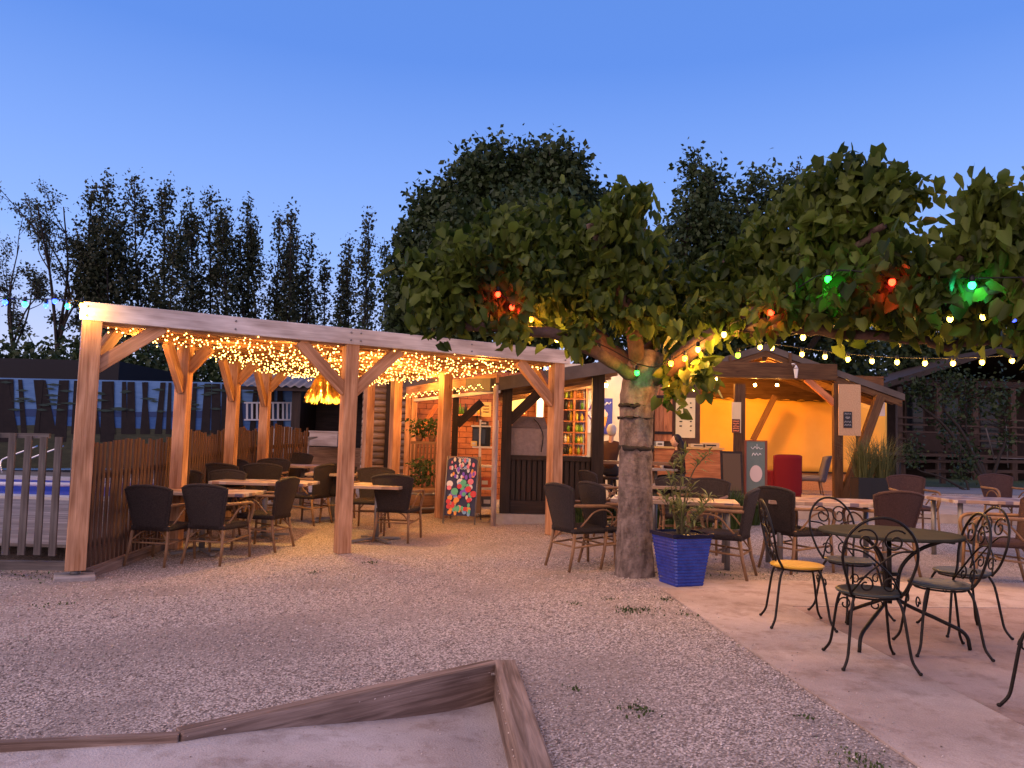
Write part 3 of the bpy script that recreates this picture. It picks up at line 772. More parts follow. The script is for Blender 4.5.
p = onz(889, 531.5, SZ + .73)
rt = thing('garden_table', 'round metal garden table with splayed black iron legs', 'garden table', (p.x, p.y, SZ))
m = MB(); m.lathe([(.001, .715), (.42, .715), (.45, .71), (.453, .722), (.447, .73), (.41, .727), (.001, .727)], seg=56); m.build('tabletop', M_tabm, rt, world=False)
for a in (100, 222, 338):
    c, s = math.cos(R(a)), math.sin(R(a))
    m = MB(); m.tube(smooth_path([(c * .36, s * .36, .705), (c * .18, s * .18, .62), (c * .075, s * .075, .50), (c * .05, s * .05, .36), (c * .07, s * .07, .27), (c * .30, s * .30, .17), (c * .44, s * .44, .10), (c * .47, s * .47, .0)], 5), .0125, 8)
    m.build('leg', M_iron, rt, world=False)
m = MB(); m.tube([(0, 0, .25), (0, 0, .715)], .016, 8); m.lathe([(.055, .28), (.062, .29), (.055, .30)], seg=16); m.lathe([(.055, .44), (.062, .45), (.055, .46)], seg=16); m.build('stem', M_iron, rt, world=False)
m = MB()
for a in range(0, 360, 60): m.tube([(0, 0, .70), (.45 * math.cos(R(a)), .45 * math.sin(R(a)), .706)], .006, 5)
m.build('support_frame', M_iron, rt, world=False)

# ------------------------------------------------------------------ blue ribbed pot with oleander
p = onz(684, 586, SZ); POT = Vector((p.x, p.y + .12, SZ)); PZ = R(21)
pt = thing('plant_pot', 'glazed cobalt blue square ribbed pot at the foot of the tree', 'plant pot', POT, PZ)
m = MB(); M_pot = mat('cobalt glaze', (.004, .018, .20), .22, spec=.6, col2=(.012, .04, .32), nscale=14, bump=.25, bscale=60)
prof = []; nrib = 15; H_ = .44
for i in range(nrib * 4 + 1):
    tt_ = i / (nrib * 4); ww = lin(.155, .215, tt_) + .0055 * abs(math.sin(PI * i / 4)); prof.append((ww, tt_ * H_))
prof += [(.21, .443), (.001, .443)]
rimp = [(.20, .40), (.222, .445), (.236, .447), (.238, .475), (.208, .478), (.202, .42)]
def sq(m, prof, n=4):
    b = len(m.v); N = 8
    for r0, z in prof:
        for k in range(N):
            a = R((-42, 42, 48, 132, 138, 222, 228, 312)[k]); c, s = math.cos(a), math.sin(a); q = .94 * r0 / max(abs(c), abs(s)); m.v.append(Vector((q * c, q * s, z)))
    for i in range(len(prof) - 1):
        for k in range(N):
            k2 = (k + 1) % N; m.face((b + i * N + k, b + i * N + k2, b + (i + 1) * N + k2, b + (i + 1) * N + k))
    m.face([b + k for k in range(N)][::-1]); m.face([b + (len(prof) - 1) * N + k for k in range(N)])
    m.sm = False
sq(m, prof); m.build('pot', M_pot, pt, world=False)
m = MB(); sq(m, rimp); m.build('rim', mat('dark glazed rim', (.006, .008, .03), .25), pt, world=False)
M_soil = mat('dark soil', (.03, .02, .015), .95, bump=1, bscale=50)
m = MB(); m.box((0, 0, .452), (.35, .35, .012)); m.build('soil', M_soil, pt, world=False)
M_olea = leafmat('oleander leaf', (.11, .13, .04), (.26, .29, .11), .3)
ol = thing('oleander', 'tall oleander with narrow grey-green leaves growing from the blue pot', 'potted shrub', POT + Vector((0, 0, .43)))
def oleander(root, stems, seed, L0=.17, lm=M_olea):
    rs = random.Random(seed); st = MB(); lv = MB()
    for (pts, full) in stems:
        path = smooth_path(pts, 6); st.tube(path, [lin(.011, .004, i / (len(path) - 1)) for i in range(len(path))], 6)
        n = len(path)
        for i in range(n):
            tt_ = i / (n - 1)
            if tt_ < full: continue
            k_ = 6 if tt_ > .72 else 3
            for k in range(k_ + (4 if i == n - 1 else 0)):
                a = rs.uniform(0, 2 * PI); el = rs.uniform(-.15, 1.0); Ln = L0 * rs.uniform(.65, 1.15)
                dd = Vector((math.cos(a) * math.cos(el), math.sin(a) * math.cos(el), math.sin(el)))
                c = path[i] + Vector((rs.gauss(0, .008), rs.gauss(0, .008), rs.gauss(0, .012))); sd = dd.cross(Vector((0, 0, 1))).normalized() * Ln * .07
                dr = Vector((0, 0, -Ln * .22)); b = len(lv.v)
                lv.v += [c, c + dd * Ln * .45 + sd, c + dd * Ln + dr, c + dd * Ln * .45 - sd]; lv.face((b, b + 1, b + 2, b + 3))
    st.build('stem', mat('green brown stem', (.10, .08, .035), .7), root, world=False); lv.build('foliage', lm, root, world=False)
oleander(ol, [([(0, 0, 0), (-.02, 0, .3), (.0, .02, .6), (.03, .03, .78)], .35), ([(.02, 0, 0), (.03, .02, .35), (.12, .04, .62), (.26, .06, .78)], .66),
              ([(-.03, 0, 0), (-.08, -.03, .2), (-.18, -.04, .36)], .2), ([(.03, -.03, 0), (.12, -.05, .2), (.25, -.04, .38)], .2),
              ([(0, .03, 0), (.05, .1, .25), (.12, .15, .45)], .2), ([(0, -.04, 0), (-.02, -.10, .18), (-.04, -.14, .3)], .1), ([(.02, -.03, 0), (.10, -.10, .15), (.16, -.13, .28)], .1),
              ([(-.02, .02, 0), (-.06, .05, .3), (-.10, .08, .52)], .3), ([(0, .0, 0), (-.05, .02, .4), (-.07, .05, .66)], .6)], 5)
Z = lambda p, z: Vector((p.x, p.y, z))
# ------------------------------------------------------------------ pergola
PT = 2.65                     # top of the white front beam
A = onz(83, 301, PT); B = onz(569, 350.5, PT); Mi = onz(352, 328, PT)
fd = Vector((B.x - A.x, B.y - A.y, 0)).normalized(); fn = Vector((-fd.y, fd.x, 0))     # fn points away from the viewer
CT = 2.43                     # underside of the side beams
l2 = onz(186, 346, CT); l3 = onz(235.5, 362, CT); l4 = onz(267, 372, CT)
r2 = onz(446, 374, CT); r3 = onz(397, 380, CT); r4 = onz(370, 384, CT)
pg = thing('pergola', 'new timber pergola with a pale front beam and a ceiling full of fairy lights', 'pergola', (Mi.x, Mi.y, 0))
def post(pp, top, wdt, ang, mt=M_post, base=0):
    m = MB(); g_ = G(pp.x, pp.y) + base; m.box2((-wdt / 2, -wdt / 2, g_), (wdt / 2, wdt / 2, top))
    Rm = Matrix.Rotation(ang, 3, 'Z'); m.v = [Rm @ v + Vector((pp.x, pp.y, 0)) for v in m.v]
    return m.build('post', mt, pg, bevel=.007)
fa = math.atan2(fd.y, fd.x)
mm = 1
def onfront(px, py):          # the spot on the front line of posts that shows in a column of the photograph
    d = ray(px, py); k = d.x / d.y; q = A + fn * .10; t_ = (k * q.y - q.x) / (fd.x - k * fd.y); return q + fd * t_
Ap = onfront(84, 440); Mp = onfront(347, 440); Bp = onfront(555, 440)
post(Ap, 2.47, .185, fa, base=.09); post(Mp, 2.47, .165, fa); post(Bp, 2.47, .165, fa)
m = MB(); c = Ap; g_ = G(c.x, c.y); m.box((c.x, c.y, g_ - .02), (.36, .36, .13), fa); m.build('footing', M_conc, pg, bevel=.01)
m = MB(); m.tube([(c.x, c.y, g_ + .04), (c.x, c.y, g_ + .095)], .045, 10); m.build('post_shoe', M_metal, pg)
sd_l = (Z(l4, 0) - Z(Ap, 0)).normalized(); sd_r = (Z(r4, 0) - Z(Bp, 0)).normalized()
al = math.atan2(sd_l.y, sd_l.x); ar = math.atan2(sd_r.y, sd_r.x)
for q, w_ in ((l2, .155), (l3, .15), (l4, .15)): post(q, CT + .02, w_, al)
for q, w_ in ((r2, .165), (r3, .165), (r4, .165)): post(q, CT + .02, w_, ar)
# front beam: pale fascia, with a warm joist behind
a0 = A - fd * .02; b0_ = B + fd * .03
m = MB(); m.beam(Z(a0 + fn * .03, PT - .095), Z(b0_ + fn * .03, PT - .095), .06, .19); m.build('fascia_beam', M_white, pg, bevel=.005)
m = MB(); m.beam(Z(a0 + fn * .16 + fd * .04, 2.52), Z(b0_ + fn * .16 - fd * .04, 2.52), .12, .16); m.build('beam', M_post, pg, bevel=.005)
m = MB(); m.beam(Z(Ap + sd_l * .1, 2.52), Z(l4 + sd_l * .25, 2.52), .1, .16); m.build('beam', M_post, pg, bevel=.005)
m = MB(); m.beam(Z(Bp + sd_r * .1, 2.52), Z(r4 + sd_r * .25, 2.52), .1, .16); m.build('beam', M_post, pg, bevel=.005)
m = MB(); m.beam(Z(l4 + sd_l * .2, 2.52), Z(r4 + sd_r * .2, 2.52), .1, .16); m.build('beam', M_post, pg, bevel=.005)
for k in (.01, .25, .47, .49, .74, .985):
    for dz_ in (-.05, -.14):
        q = Z(a0 + (b0_ - a0) * k, PT + dz_); m = MB(); m.tube([q - fn * .012, q + fn * .02], .011, 7); m.build('bolt', M_metal, pg)
# end caps of the side seen from the left, pale like the fascia
m = MB(); m.beam(Z(A + fd * .01 + fn * .065, PT - .095), Z(A + fd * .01 + fn * .065 + sd_l * 1.2 - fd * .02, PT - .095), .05, .19); m.build('fascia_beam', M_white, pg, bevel=.005)
# roof boards and joists
def lerpv(p, q, t): return p + (q - p) * t
m = MB(); E0, E1, E2, E3 = Z(a0 + fn * .06 + fd * .02, PT - .03), Z(b0_ + fn * .06 - fd * .02, PT - .03), Z(r4 + sd_r * .3, PT - .03), Z(l4 + sd_l * .3, PT - .03)
nb = 46
for i in range(nb):
    t_ = (i + .5) / nb; m.beam(lerpv(E0, E1, t_), lerpv(E3, E2, t_), (E1 - E0).length / nb * .97, .02)
m.build('roof_boards', M_post, pg)
for i in range(1, 12):
    t_ = i / 12; p, q = lerpv(E0, E3, t_), lerpv(E1, E2, t_)
    m = MB(); m.beam(Z(p, 2.56) + fd * .1, Z(q, 2.56) - fd * .1, .06, .1); m.build('joist', M_post, pg)
# braces
def brace(p, q, w_=.075, h_=.14):
    m = MB(); m.beam(p, q, w_, h_); m.build('brace', M_post, pg, bevel=.004)
bl = .62
brace(Z(Ap + fd * .06, 2.0), Z(Ap + fd * (.06 + .60), 2.47))
brace(Z(Mp + fd * .05, 1.90), Z(Mp + fd * .62, 2.45)); brace(Z(Mp - fd * .05, 1.90), Z(Mp - fd * .62, 2.45))
brace(Z(Bp - fd * .05, 1.90), Z(Bp - fd * .62, 2.45))
brace(Z(Ap + sd_l * .06, 2.05), Z(Ap + sd_l * .5, 2.45)); 
for q in (l2, l3, l4):
    brace(Z(q - sd_l * .05, 1.88), Z(q - sd_l * .5, 2.42))
    cr = Vector((sd_l.y, -sd_l.x, 0)); brace(Z(q + cr * .05, 2.14), Z(q + cr * .3, 2.42))
brace(Z(Bp + sd_r * .05, 1.95), Z(Bp + sd_r * .5, 2.45))

# ------------------------------------------------------------------ fairy lights
M_fairy = glow('fairy light', (1, .56, .13), 9)
fl = thing('fairy_light_net', 'net of tiny warm fairy lights hanging under the pergola ceiling', 'fairy lights', Z(Mi, 2.4))
bulbs = []; cab = MB()
for i in range(46):
    t_ = (i + .3) / 46; p, q = lerpv(E0, E3, t_), lerpv(E1, E2, t_); Ln = (q - p).length; n = max(8, int(Ln / .15)); path = []
    ph = rnd.uniform(0, 6)
    for k in range(n + 1):
        c = lerpv(p, q, .02 + .96 * k / n) + Vector((rnd.gauss(0, .03), rnd.gauss(0, .035), 0)); c.z = 2.50 - .06 * abs(math.sin(k * .55 + ph)) - rnd.uniform(0, .03)
        path.append(c); bulbs.append(c + Vector((0, 0, -.015 - rnd.uniform(0, .04))))
    cab.tube(path, .0018, 3, caps=False)
cab.build('cable', M_cable, fl)
bulbs.sort(key=lambda c: c.y)
loc0 = fl.location
bm0 = MB(); bm0.ball((0, 0, 0), .0080, 6, 4)
first = bm0.build('bulb', M_fairy, fl, world=False); first.location = bulbs[0] - loc0
for c in bulbs[1:100]:
    o = first.copy(); C.objects.link(o); o.parent = fl; o.location = c - loc0
m = MB()
for c in bulbs[100:]: m.ball(c, .0080, 5, 4)
for k in range(14):
    c = bulbs[int((k + .5) * len(bulbs) / 14)]; l_ = bpy.data.lights.new('fairy_glow', 'POINT'); l_.energy = 12; l_.color = (1, .42, .08); l_.shadow_soft_size = .02
    lo = bpy.data.objects.new('fairy_glow', l_); C.objects.link(lo); lo.location = c + Vector((0, 0, -.05))
o = m.build('bulb_mass', M_fairy, fl); o['kind'] = 'stuff'

# ------------------------------------------------------------------ straw pendant lamp
p = at(326, 384, 9.9); top = Vector((p.x, p.y, 2.42)); zs = p.z
sh = thing('pendant_lamp', 'glowing raffia lampshade with a ragged fringe hanging under the pergola', 'pendant lamp', top)
M_straw = leafmat('raffia', (.62, .40, .08), (.85, .62, .18), .75, rough=.8)
m = MB(); m.tube([(0, 0, 0), (0, 0, zs - top.z + .12)], .006, 6); m.build('cord', M_cable, sh, world=False)
zt = zs - top.z + .16
def fringe(z0, r0, z1, r1, n, name):
    m = MB()
    for i in range(n):
        a = 2 * PI * i / n + rnd.gauss(0, .05); j = rnd.uniform(.85, 1.1); wdt = rnd.uniform(.006, .013)
        dr = Vector((math.cos(a), math.sin(a), 0)); sdv = Vector((-math.sin(a), math.cos(a), 0))
        z1_ = z1 - rnd.uniform(-.02, .06); q0 = dr * r0 + Vector((0, 0, z0)); q1 = dr * lin(r0, r1, .6) * j + Vector((0, 0, lin(z0, z1_, .45))); q2 = dr * r1 * j + sdv * rnd.gauss(0, .02) + Vector((0, 0, z1_))
        b = len(m.v); m.v += [q0 - sdv * wdt, q0 + sdv * wdt, q1 + sdv * wdt * 1.3, q1 - sdv * wdt * 1.3, q2 + sdv * wdt * .5, q2 - sdv * wdt * .5]
        m.face((b, b + 1, b + 2, b + 3)); m.face((b + 3, b + 2, b + 4, b + 5))
    m.build(name, M_straw, sh, world=False)
fringe(zt, .05, zt - .24, .20, 210, 'shade'); fringe(zt - .18, .15, zt - .36, .25, 230, 'shade')
M_lamp = glow('warm lamp', (1, .60, .16), 200)
for dx, dz in ((-.05, -.22), (.06, -.17)):
    m = MB(); m.ball((dx, -.02, zt + dz), .035, 10, 7); m.build('bulb', M_lamp, sh, world=False)
l_ = bpy.data.lights.new('pendant_glow', 'POINT'); l_.energy = 75; l_.color = (1, .55, .14); l_.shadow_soft_size = .05
lo = bpy.data.objects.new('pendant_glow', l_); C.objects.link(lo); lo.location = top + Vector((0, 0, zt - .26))

# ------------------------------------------------------------------ fences
def paling(m, x, y, z0, z1, ang, w_, th=.018, lean=0, pointed=0):
    d = Vector((math.cos(ang), math.sin(ang), 0)); b0 = Vector((x, y, z0)); t0_ = Vector((x, y, z1)) + d * lean
    m.beam(b0, t0_, th, w_, up=d)
fa0 = Ap - fd * .12
fe = thing('picket_fence', 'low grey picket fence with widely spaced slats in front of the pool', 'fence', (Ap.x - 1, Ap.y, G(Ap.x - 1, Ap.y)))
Lf = gp(0, 562); zf = -.10
fy = 7.75
px_top = [(13, 433), (29, 436), (44, 437), (59, 437), (76, 440)]
px_bot = [(5, 555), (21, 555), (37, 555), (52, 556), (70, 557)]
for (x0, y0), (x1, y1) in zip([(-62, 432), (-43, 432), (-24, 432), (-5, 433)] + px_top, [(-70, 553), (-51, 553), (-32, 554), (-13, 554)] + px_bot):
    m = MB(); m.beam(at(x1, y1, fy), at(x0, y0, fy), .022, .068, up=(1, 0, 0)); m.build('slat', M_grey, fe)
m = MB(); m.beam(at(-75, 564, fy + .05), at(78, 566, fy + .05), .05, .09); m.build('bottom_rail', M_grey, fe)
m = MB(); m.beam(at(-75, 434, fy + .04), at(50, 436, fy + .04), .03, .05); m.build('top_rail', M_grey, fe)
# brown paling fence along the left side of the pergola
bf = thing('paling_fence', 'close-set brown paling fence running back along the left side of the pergola', 'fence', Z(Ap, G(Ap.x, Ap.y)))
fs = Ap + Vector((-.02, .05, 0)) ; fpath = [Z(Ap, 0) + Vector((.0, .15, 0)), Z(l2, 0) + Vector((-.2, 0, 0)), Z(l3, 0) + Vector((-.2, 0, 0)), Z(l4, 0) + Vector((-.2, .2, 0)), Z(l4, 0) + Vector((.25, 2.0, 0))]
pl = MB(); cnt = 0; stu = MB()
for a_, b_ in zip(fpath, fpath[1:]):
    d = b_ - a_; n = int(d.length / .085); ang = math.atan2(d.y, d.x)
    for i in range(n):
        q = a_ + d * (i / n); zz = G(q.x, q.y); hh = 1.34 + rnd.gauss(0, .018) + .05 * math.sin(i * .21)
        if cnt < 100:
            m = MB(); paling(m, q.x, q.y, zz + .05, zz + hh, ang, rnd.uniform(.045, .06), lean=rnd.gauss(0, .012)); m.build('paling', M_fence, bf)
        else: paling(stu, q.x, q.y, zz + .05, zz + hh, ang, rnd.uniform(.045, .06), lean=rnd.gauss(0, .012))
        cnt += 1
    m = MB(); off = Vector((-d.y, d.x, 0)).normalized() * .03
    for h_ in (.3, 1.0): m.beam(Z(a_ + off, G(a_.x, a_.y) + h_), Z(b_ + off, G(b_.x, b_.y) + h_), .03, .07)
    m.build('rail', M_fence, bf)
o = stu.build('far_palings', M_fence, bf); o['kind'] = 'stuff'
m = MB(); q = Z(fpath[1], 0); m.beam(Z(fpath[0], G(*fpath[0].xy) + .03) + Vector((.06, 0, 0)), Z(q, G(*q.xy) + .03) + Vector((.06, 0, 0)), .1, .1)
tag(m.build('ground_beam', M_old, bevel=.01), 'old timber lying along the foot of the brown paling fence', 'timber')

# ------------------------------------------------------------------ pool side
DZ = .12
def flat(name, x0, x1, y0, y1, z, mt, th=.1, kind='structure'):
    m = MB(); m.box2((x0, y0, z - th), (x1, y1, z)); o = m.build(name, mt); tag(o, kind=kind); return o
m = MB()
for i in range(52):
    y = 8.35 + i * .1; xr = lin(Ap.x, l2.x, min(1, (y - Ap.y) / (l2.y - Ap.y))) - .35; m.box2((-16, y, DZ - .03), (xr, y + .092, DZ))
tag(m.build('pool_deck', M_deckw), kind='structure')
M_pool = mat('blue pool cover', (.012, .03, .30), .35, col2=(.02, .05, .40), nscale=2, bump=.3, bscale=5)
M_cop = mat('pale pool coping', (.42, .41, .40), .7)
PX1 = -7.2
flat('pool_coping', -20, PX1 + .4, 13.56, 14.0, DZ + .05, M_cop); flat('pool_coping', PX1, PX1 + .4, 14.0, 19.0, DZ + .048, M_cop); flat('pool_coping', -20, PX1 + .4, 19.0, 19.5, DZ + .05, M_cop)
o = flat('pool_cover', -20, PX1, 14.0, 19.0, DZ - .02, M_pool)
m = MB(); m.tube([(-13, 14.9, DZ + .10), (-8.2, 16.2, DZ + .10)], .045, 12); tag(m.build('cover_roller', M_whitep), 'white roller pole lying across the blue pool cover', 'roller')
flat('pool_surround', -24, -5.2, 19.5, 26, DZ + .02, mat('grey paving', (.13, .12, .12), .9))
o_ = MB(); x0 = -9.6
lad = thing('pool_ladder', 'bent steel pool handrails beyond the grey picket fence', 'pool ladder', at(30, 470, 19.2))
M_chr = mat('polished steel', (.6, .6, .62), .2, metal=1)
for dx in (0, 26):
    m = MB(); m.tube(smooth_path([at(2 + dx, 473, 19.2), at(1 + dx, 462, 19.2), at(8 + dx, 457, 19.3), at(38 + dx, 446, 19.5)], 4), .022, 7); m.build('handrail', M_chr, lad)

# a long printed privacy screen: pines in front of a lake
scr = thing('printed_screen', 'long privacy screen printed with pine trunks in front of a blue lake', 'printed screen', (-8, 22, 0))
SY = 22.0
def zline(y): return y
SMB = MB(); SMM = []
def spoly(name, pix, mt, dy, th=.004):
    if mt not in SMM: SMM.append(mt)
    SMB.cur = SMM.index(mt); dy += .0005 * (len(SMB.f) // 6); SMB.prism([at(x, y, SY - dy) for x, y in pix], (0, th, 0))
M_psky = mat('printed sky', (.055, .14, .31), .8, col2=(.10, .21, .40), nscale=1.2, stretch=(1, 1, 8)); M_psea = mat('printed lake', (.02, .07, .22), .8, col2=(.04, .11, .28), nscale=3, stretch=(1, 1, 12))
M_phill = mat('printed hills', (.02, .045, .13), .8); M_pgr = mat('printed ground', (.02, .026, .018), .8, col2=(.045, .05, .03), nscale=2.5, stretch=(1, 1, 5))
M_ptr = mat('printed trunk', (.008, .007, .009), .9, col2=(.015, .012, .013), nscale=6); M_pwht = mat('printed white balustrade', (.42, .45, .52), .8)
spoly('panel', [(-80, 376), (292, 384), (292, 470), (-80, 470)], M_psky, 0, .04)
spoly('printed_lake', [(-80, 409), (285, 414), (285, 436), (-80, 432)], M_psea, .006); spoly('printed_hills', [(-80, 409), (60, 409), (130, 412), (200, 411), (230, 404), (285, 400), (285, 420), (150, 417), (-80, 416)], M_phill, .012)
spoly('printed_ground', [(-80, 426), (40, 425), (120, 428), (285, 432), (285, 468), (-80, 468)], M_pgr, .018)
kx = [(-60, 22, 0), (-25, 10, 3), (6, 15, 0), (24, 4, -4), (44, 7, -7), (52, 7, -10), (60, 10, 4), (107, 12, 1), (124, 4, 0), (131, 7, 0), (143, 4, 3), (147, 4, -3), (158, 5, 5), (205, 7, 3), (216, 8, 0), (168, 3, 2), (14, 6, -9), (75, 6, 2), (88, 5, -2), (98, 3, -6), (180, 9, 0), (192, 4, 3), (36, 3, 6), (113, 3, -3), (224, 4, 0), (270, 3, 3), (280, 5, 0), (240, 5, -2), (252, 4, 4), (262, 6, 0)]
for x, w_, ln in kx:
    spoly('printed_trunk', [(x - w_ / 2 + ln, 379 + max(0, x) * .022), (x + w_ / 2 + ln, 379 + max(0, x) * .022), (x + w_ / 2 + 1, 434 + (w_ > 9) * 8), (x - w_ / 2 - 1, 434 + (w_ > 9) * 8)], M_ptr, .024)
for k in range(60):
    x = rnd.choice(kx)[0] + rnd.gauss(0, 9); y = rnd.uniform(382, 412)
    if not -78 < x < 280: continue
    w_ = rnd.uniform(4, 11); spoly('x', [(x - w_, y), (x, y - 1.2), (x + w_, y + .5), (x, y + 1.4)], mat('printed needles', (.02, .04, .035), .8), .03, .003)
for x in (246, 251, 256, 272, 277, 282, 286, 290): spoly('x', [(x, 403), (x + 2, 403), (x + 2, 420), (x, 420)], M_pwht, .034, .003)
for y in (402, 419): spoly('x', [(244, y), (292, y), (292, y + 1.5), (244, y + 1.5)], M_pwht, .038, .003)
SMB.build('printed_panel', SMM, scr)
for x in (-70, 20, 100, 175, 240, 291):
    m = MB(); q = at(x, 400, SY + .08); m.box2((q.x - .04, SY + .05, 0), (q.x + .04, SY + .13, 2.75)); m.build('post', M_dark, scr)
# dark flat shelter roof and hedge behind it
m = MB(); m.box2((-26, 22.6, 2.55), (-11.6, 25.5, 3.35)); o = m.build('flat_roofed_shelter', M_black); 
sh2 = thing('pool_house', 'long dark flat-roofed pool house behind the printed screen at the far left', 'pool house', (-18, 24, 0))
bpy.data.objects.remove(o)
m = MB(); m.box2((-28, 23.2, .1), (-11.9, 26.5, 2.7)); m.build('wall', M_dark, sh2); m = MB(); m.box2((-28.3, 22.8, 2.7), (-11.7, 26.8, 3.42)); m.build('roof', mat('dark roofing', (.012, .012, .016), .8), sh2)

# ------------------------------------------------------------------ dark hut with corrugated roof at the back
hut = thing('utility_hut', 'dark open-fronted hut with a corrugated roof behind the pergola', 'hut', (-5.0, 20.5, .3))
yh = 20.6
q0 = at(238, 400, yh); q1 = at(375, 400, yh)
m = MB(); m.box2((q0.x, yh + 1.6, .2), (q1.x + .3, yh + 1.75, 2.75)); m.build('back_wall', M_dark, hut)
m = MB()
qq = at(297, 400, yh); m.box2((qq.x - .12, yh - .06, .2), (qq.x + .12, yh + 1.6, 2.55)); m.build('side_wall', M_dark, hut)
m = MB(); m.box2((q1.x - .06, yh - .06, .2), (q1.x + .12, yh + 1.6, 2.55)); m.build('side_wall', M_dark, hut)
M_corr = mat('grey corrugated sheet', (.16, .15, .16), .55, metal=.3, col2=(.24, .22, .22), nscale=3)
m = MB(); nu = 120
zr0, zr1 = at(240, 386, yh).z, at(240, 370, yh + 1.8).z + .1
m.grid(lambda u, v: (lin(q0.x - .3, q1.x + .4, u), lin(yh - .3, yh + 2.2, v), lin(zr0, zr0 + .75, v) + .028 * math.sin(u * nu * 1.0)), nu * 3, 3, thick=(0, 0, .02)); m.build('roof', M_corr, hut)
m = MB(); m.beam((q0.x - .25, yh - .2, zr0 - .06), (q1.x + .3, yh - .2, zr0 - .06), .06, .1); m.build('eaves_board', M_dark, hut)
m = MB(); q = at(317, 500, yh - .5); m.box2((at(300, 447, 19.5).x, 19.3, .3), (at(375, 447, 19.5).x, 19.6, at(317, 447, 19.5).z)); tag(m.build('low_wall', M_mid), 'low timber kerb wall in front of the dark hut', 'low wall')
bx = thing('storage_box', 'pale wooden box on the low wall left of the middle front post', 'box', at(325, 446, 18.9))
q = bx.location; m = MB(); m.box2((q.x - .34, q.y - .2, q.z), (q.x + .34, q.y + .2, q.z + .33)); m.build('body', wood('pale box wood', (.38, .30, .26), (.50, .42, .38), knots=False), bx); m = MB(); m.box2((q.x - .36, q.y - .22, q.z + .333), (q.x + .36, q.y + .22, q.z + .365)); m.build('lid', wood('pale box wood', (0, 0, 0), (0, 0, 0)), bx)
m = MB(); q = at(308, 445, 18.2); m.lathe([(.04, -.45), (.03, 0), (.03, .12), (.20, .17), (.22, .2), (.18, .19), (.001, .17)], c=q, seg=20); tag(m.build('wash_basin', M_conc), 'small grey pedestal basin in front of the dark hut', 'basin')
m = MB(); q = at(287, 440, 18.5); m.box2((q.x - .12, q.y, .3), (q.x + .10, q.y + .04, at(287, 427, 18.5).z)); m.box2((q.x - .38, q.y, .3), (q.x - .18, q.y + .04, at(287, 429, 18.5).z)); tag(m.build('white_gate', mat('pale gate paint', (.36, .37, .38), .6)), 'narrow pale gate leaves between the paling fence and the dark hut', 'gate')

# ------------------------------------------------------------------ log cabin beside the pergola
cab_ = thing('log_cabin', 'brown log-sided cabin behind the right rear posts of the pergola', 'cabin', (-2.6, 16.5, .25))
yc = 16.2
cx0, cx1 = at(362, 430, yc).x, at(414, 430, yc).x
def logs(x0, x1, y, z0, z1, name, mt, root, pitch=.135):
    m = MB(); n = int((z1 - z0) / pitch)
    for i in range(n):
        zc = z0 + (i + .5) * pitch; pr_ = [(x0, y, zc), (x1, y, zc)]
        m.tube(pr_, pitch * .54, 10)
    return m.build(name, mt, root)
dz0 = at(388, 470, yc); xd = at(389, 430, yc).x
logs(cx0, xd - .08, yc, .25, 2.6, 'log_wall', M_log, cab_); logs(xd + .1, cx1, yc, .25, 2.6, 'log_wall', M_log, cab_)
m = MB(); m.box2((xd - .07, yc - .08, .25), (xd + .09, yc + .1, 2.6)); m.build('corner_board', M_dark, cab_)
m = MB(); m.box2((cx0 - .1, yc - .2, 2.6), (cx1 + .3, yc + 3, 2.75)); m.build('roof', M_dark, cab_)
m = MB(); m.box2((cx0, yc + .1, .25), (cx1, yc + 2.5, 2.59)); m.build('body', M_dark, cab_)

# ------------------------------------------------------------------ bar shelter
bar = thing('bar_shelter', 'dark timber bar shelter with a slatted front panel and lit orange interior', 'bar', (1, 13, .1))
YB = 12.0
def bp(px, py, Y=YB): return at(px, py, Y)
x5a, x5b = bp(501, 450).x, bp(511, 450).x
zr = bp(505, 456).z; zb = bp(505, 513).z
m = MB(); m.box2((x5a, YB - .08, zb), (x5b, YB + .08, bp(505, 388).z)); m.build('post', M_dark, bar, bevel=.004)
x6a, x6b = bp(591, 450).x, bp(603, 450).x
m = MB(); m.box2((x6a, YB - .09, zb), (x6b, YB + .09, bp(597, 373).z)); m.build('post', M_dark, bar, bevel=.004)
m = MB(); m.beam(bp(509, 421), bp(546, 386), .1, .15); m.build('brace', M_dark, bar)
m = MB(); m.box2((x5b, YB - .05, zr - .05), (x6a, YB + .05, zr + .02)); m.build('rail', M_dark, bar)
m = MB(); m.box2((x5b, YB - .04, zb), (x6a, YB + .04, zb + .2)); m.build('bottom_rail', M_dark, bar)
m = MB(); m.box2((x5b, YB + .045, zb), (x6a, YB + .06, zr - .06)); m.build('added_backing', M_dark, bar)  # dark board added behind the slats so the gaps between them stay dark
n = 15
for i in range(n):
    x = lin(x5b, x6a, (i + .5) / n); m = MB(); m.box2((x - .033, YB - .02, zb + .203), (x + .033, YB + .0, zr - .053)); m.build('slat', M_dark, bar)
m = MB(); m.box2((x5a - .1, YB - .12, -.1), (x6b + .1, YB + 2.6, zb - .003)); m.build('plinth', M_conc, bar)
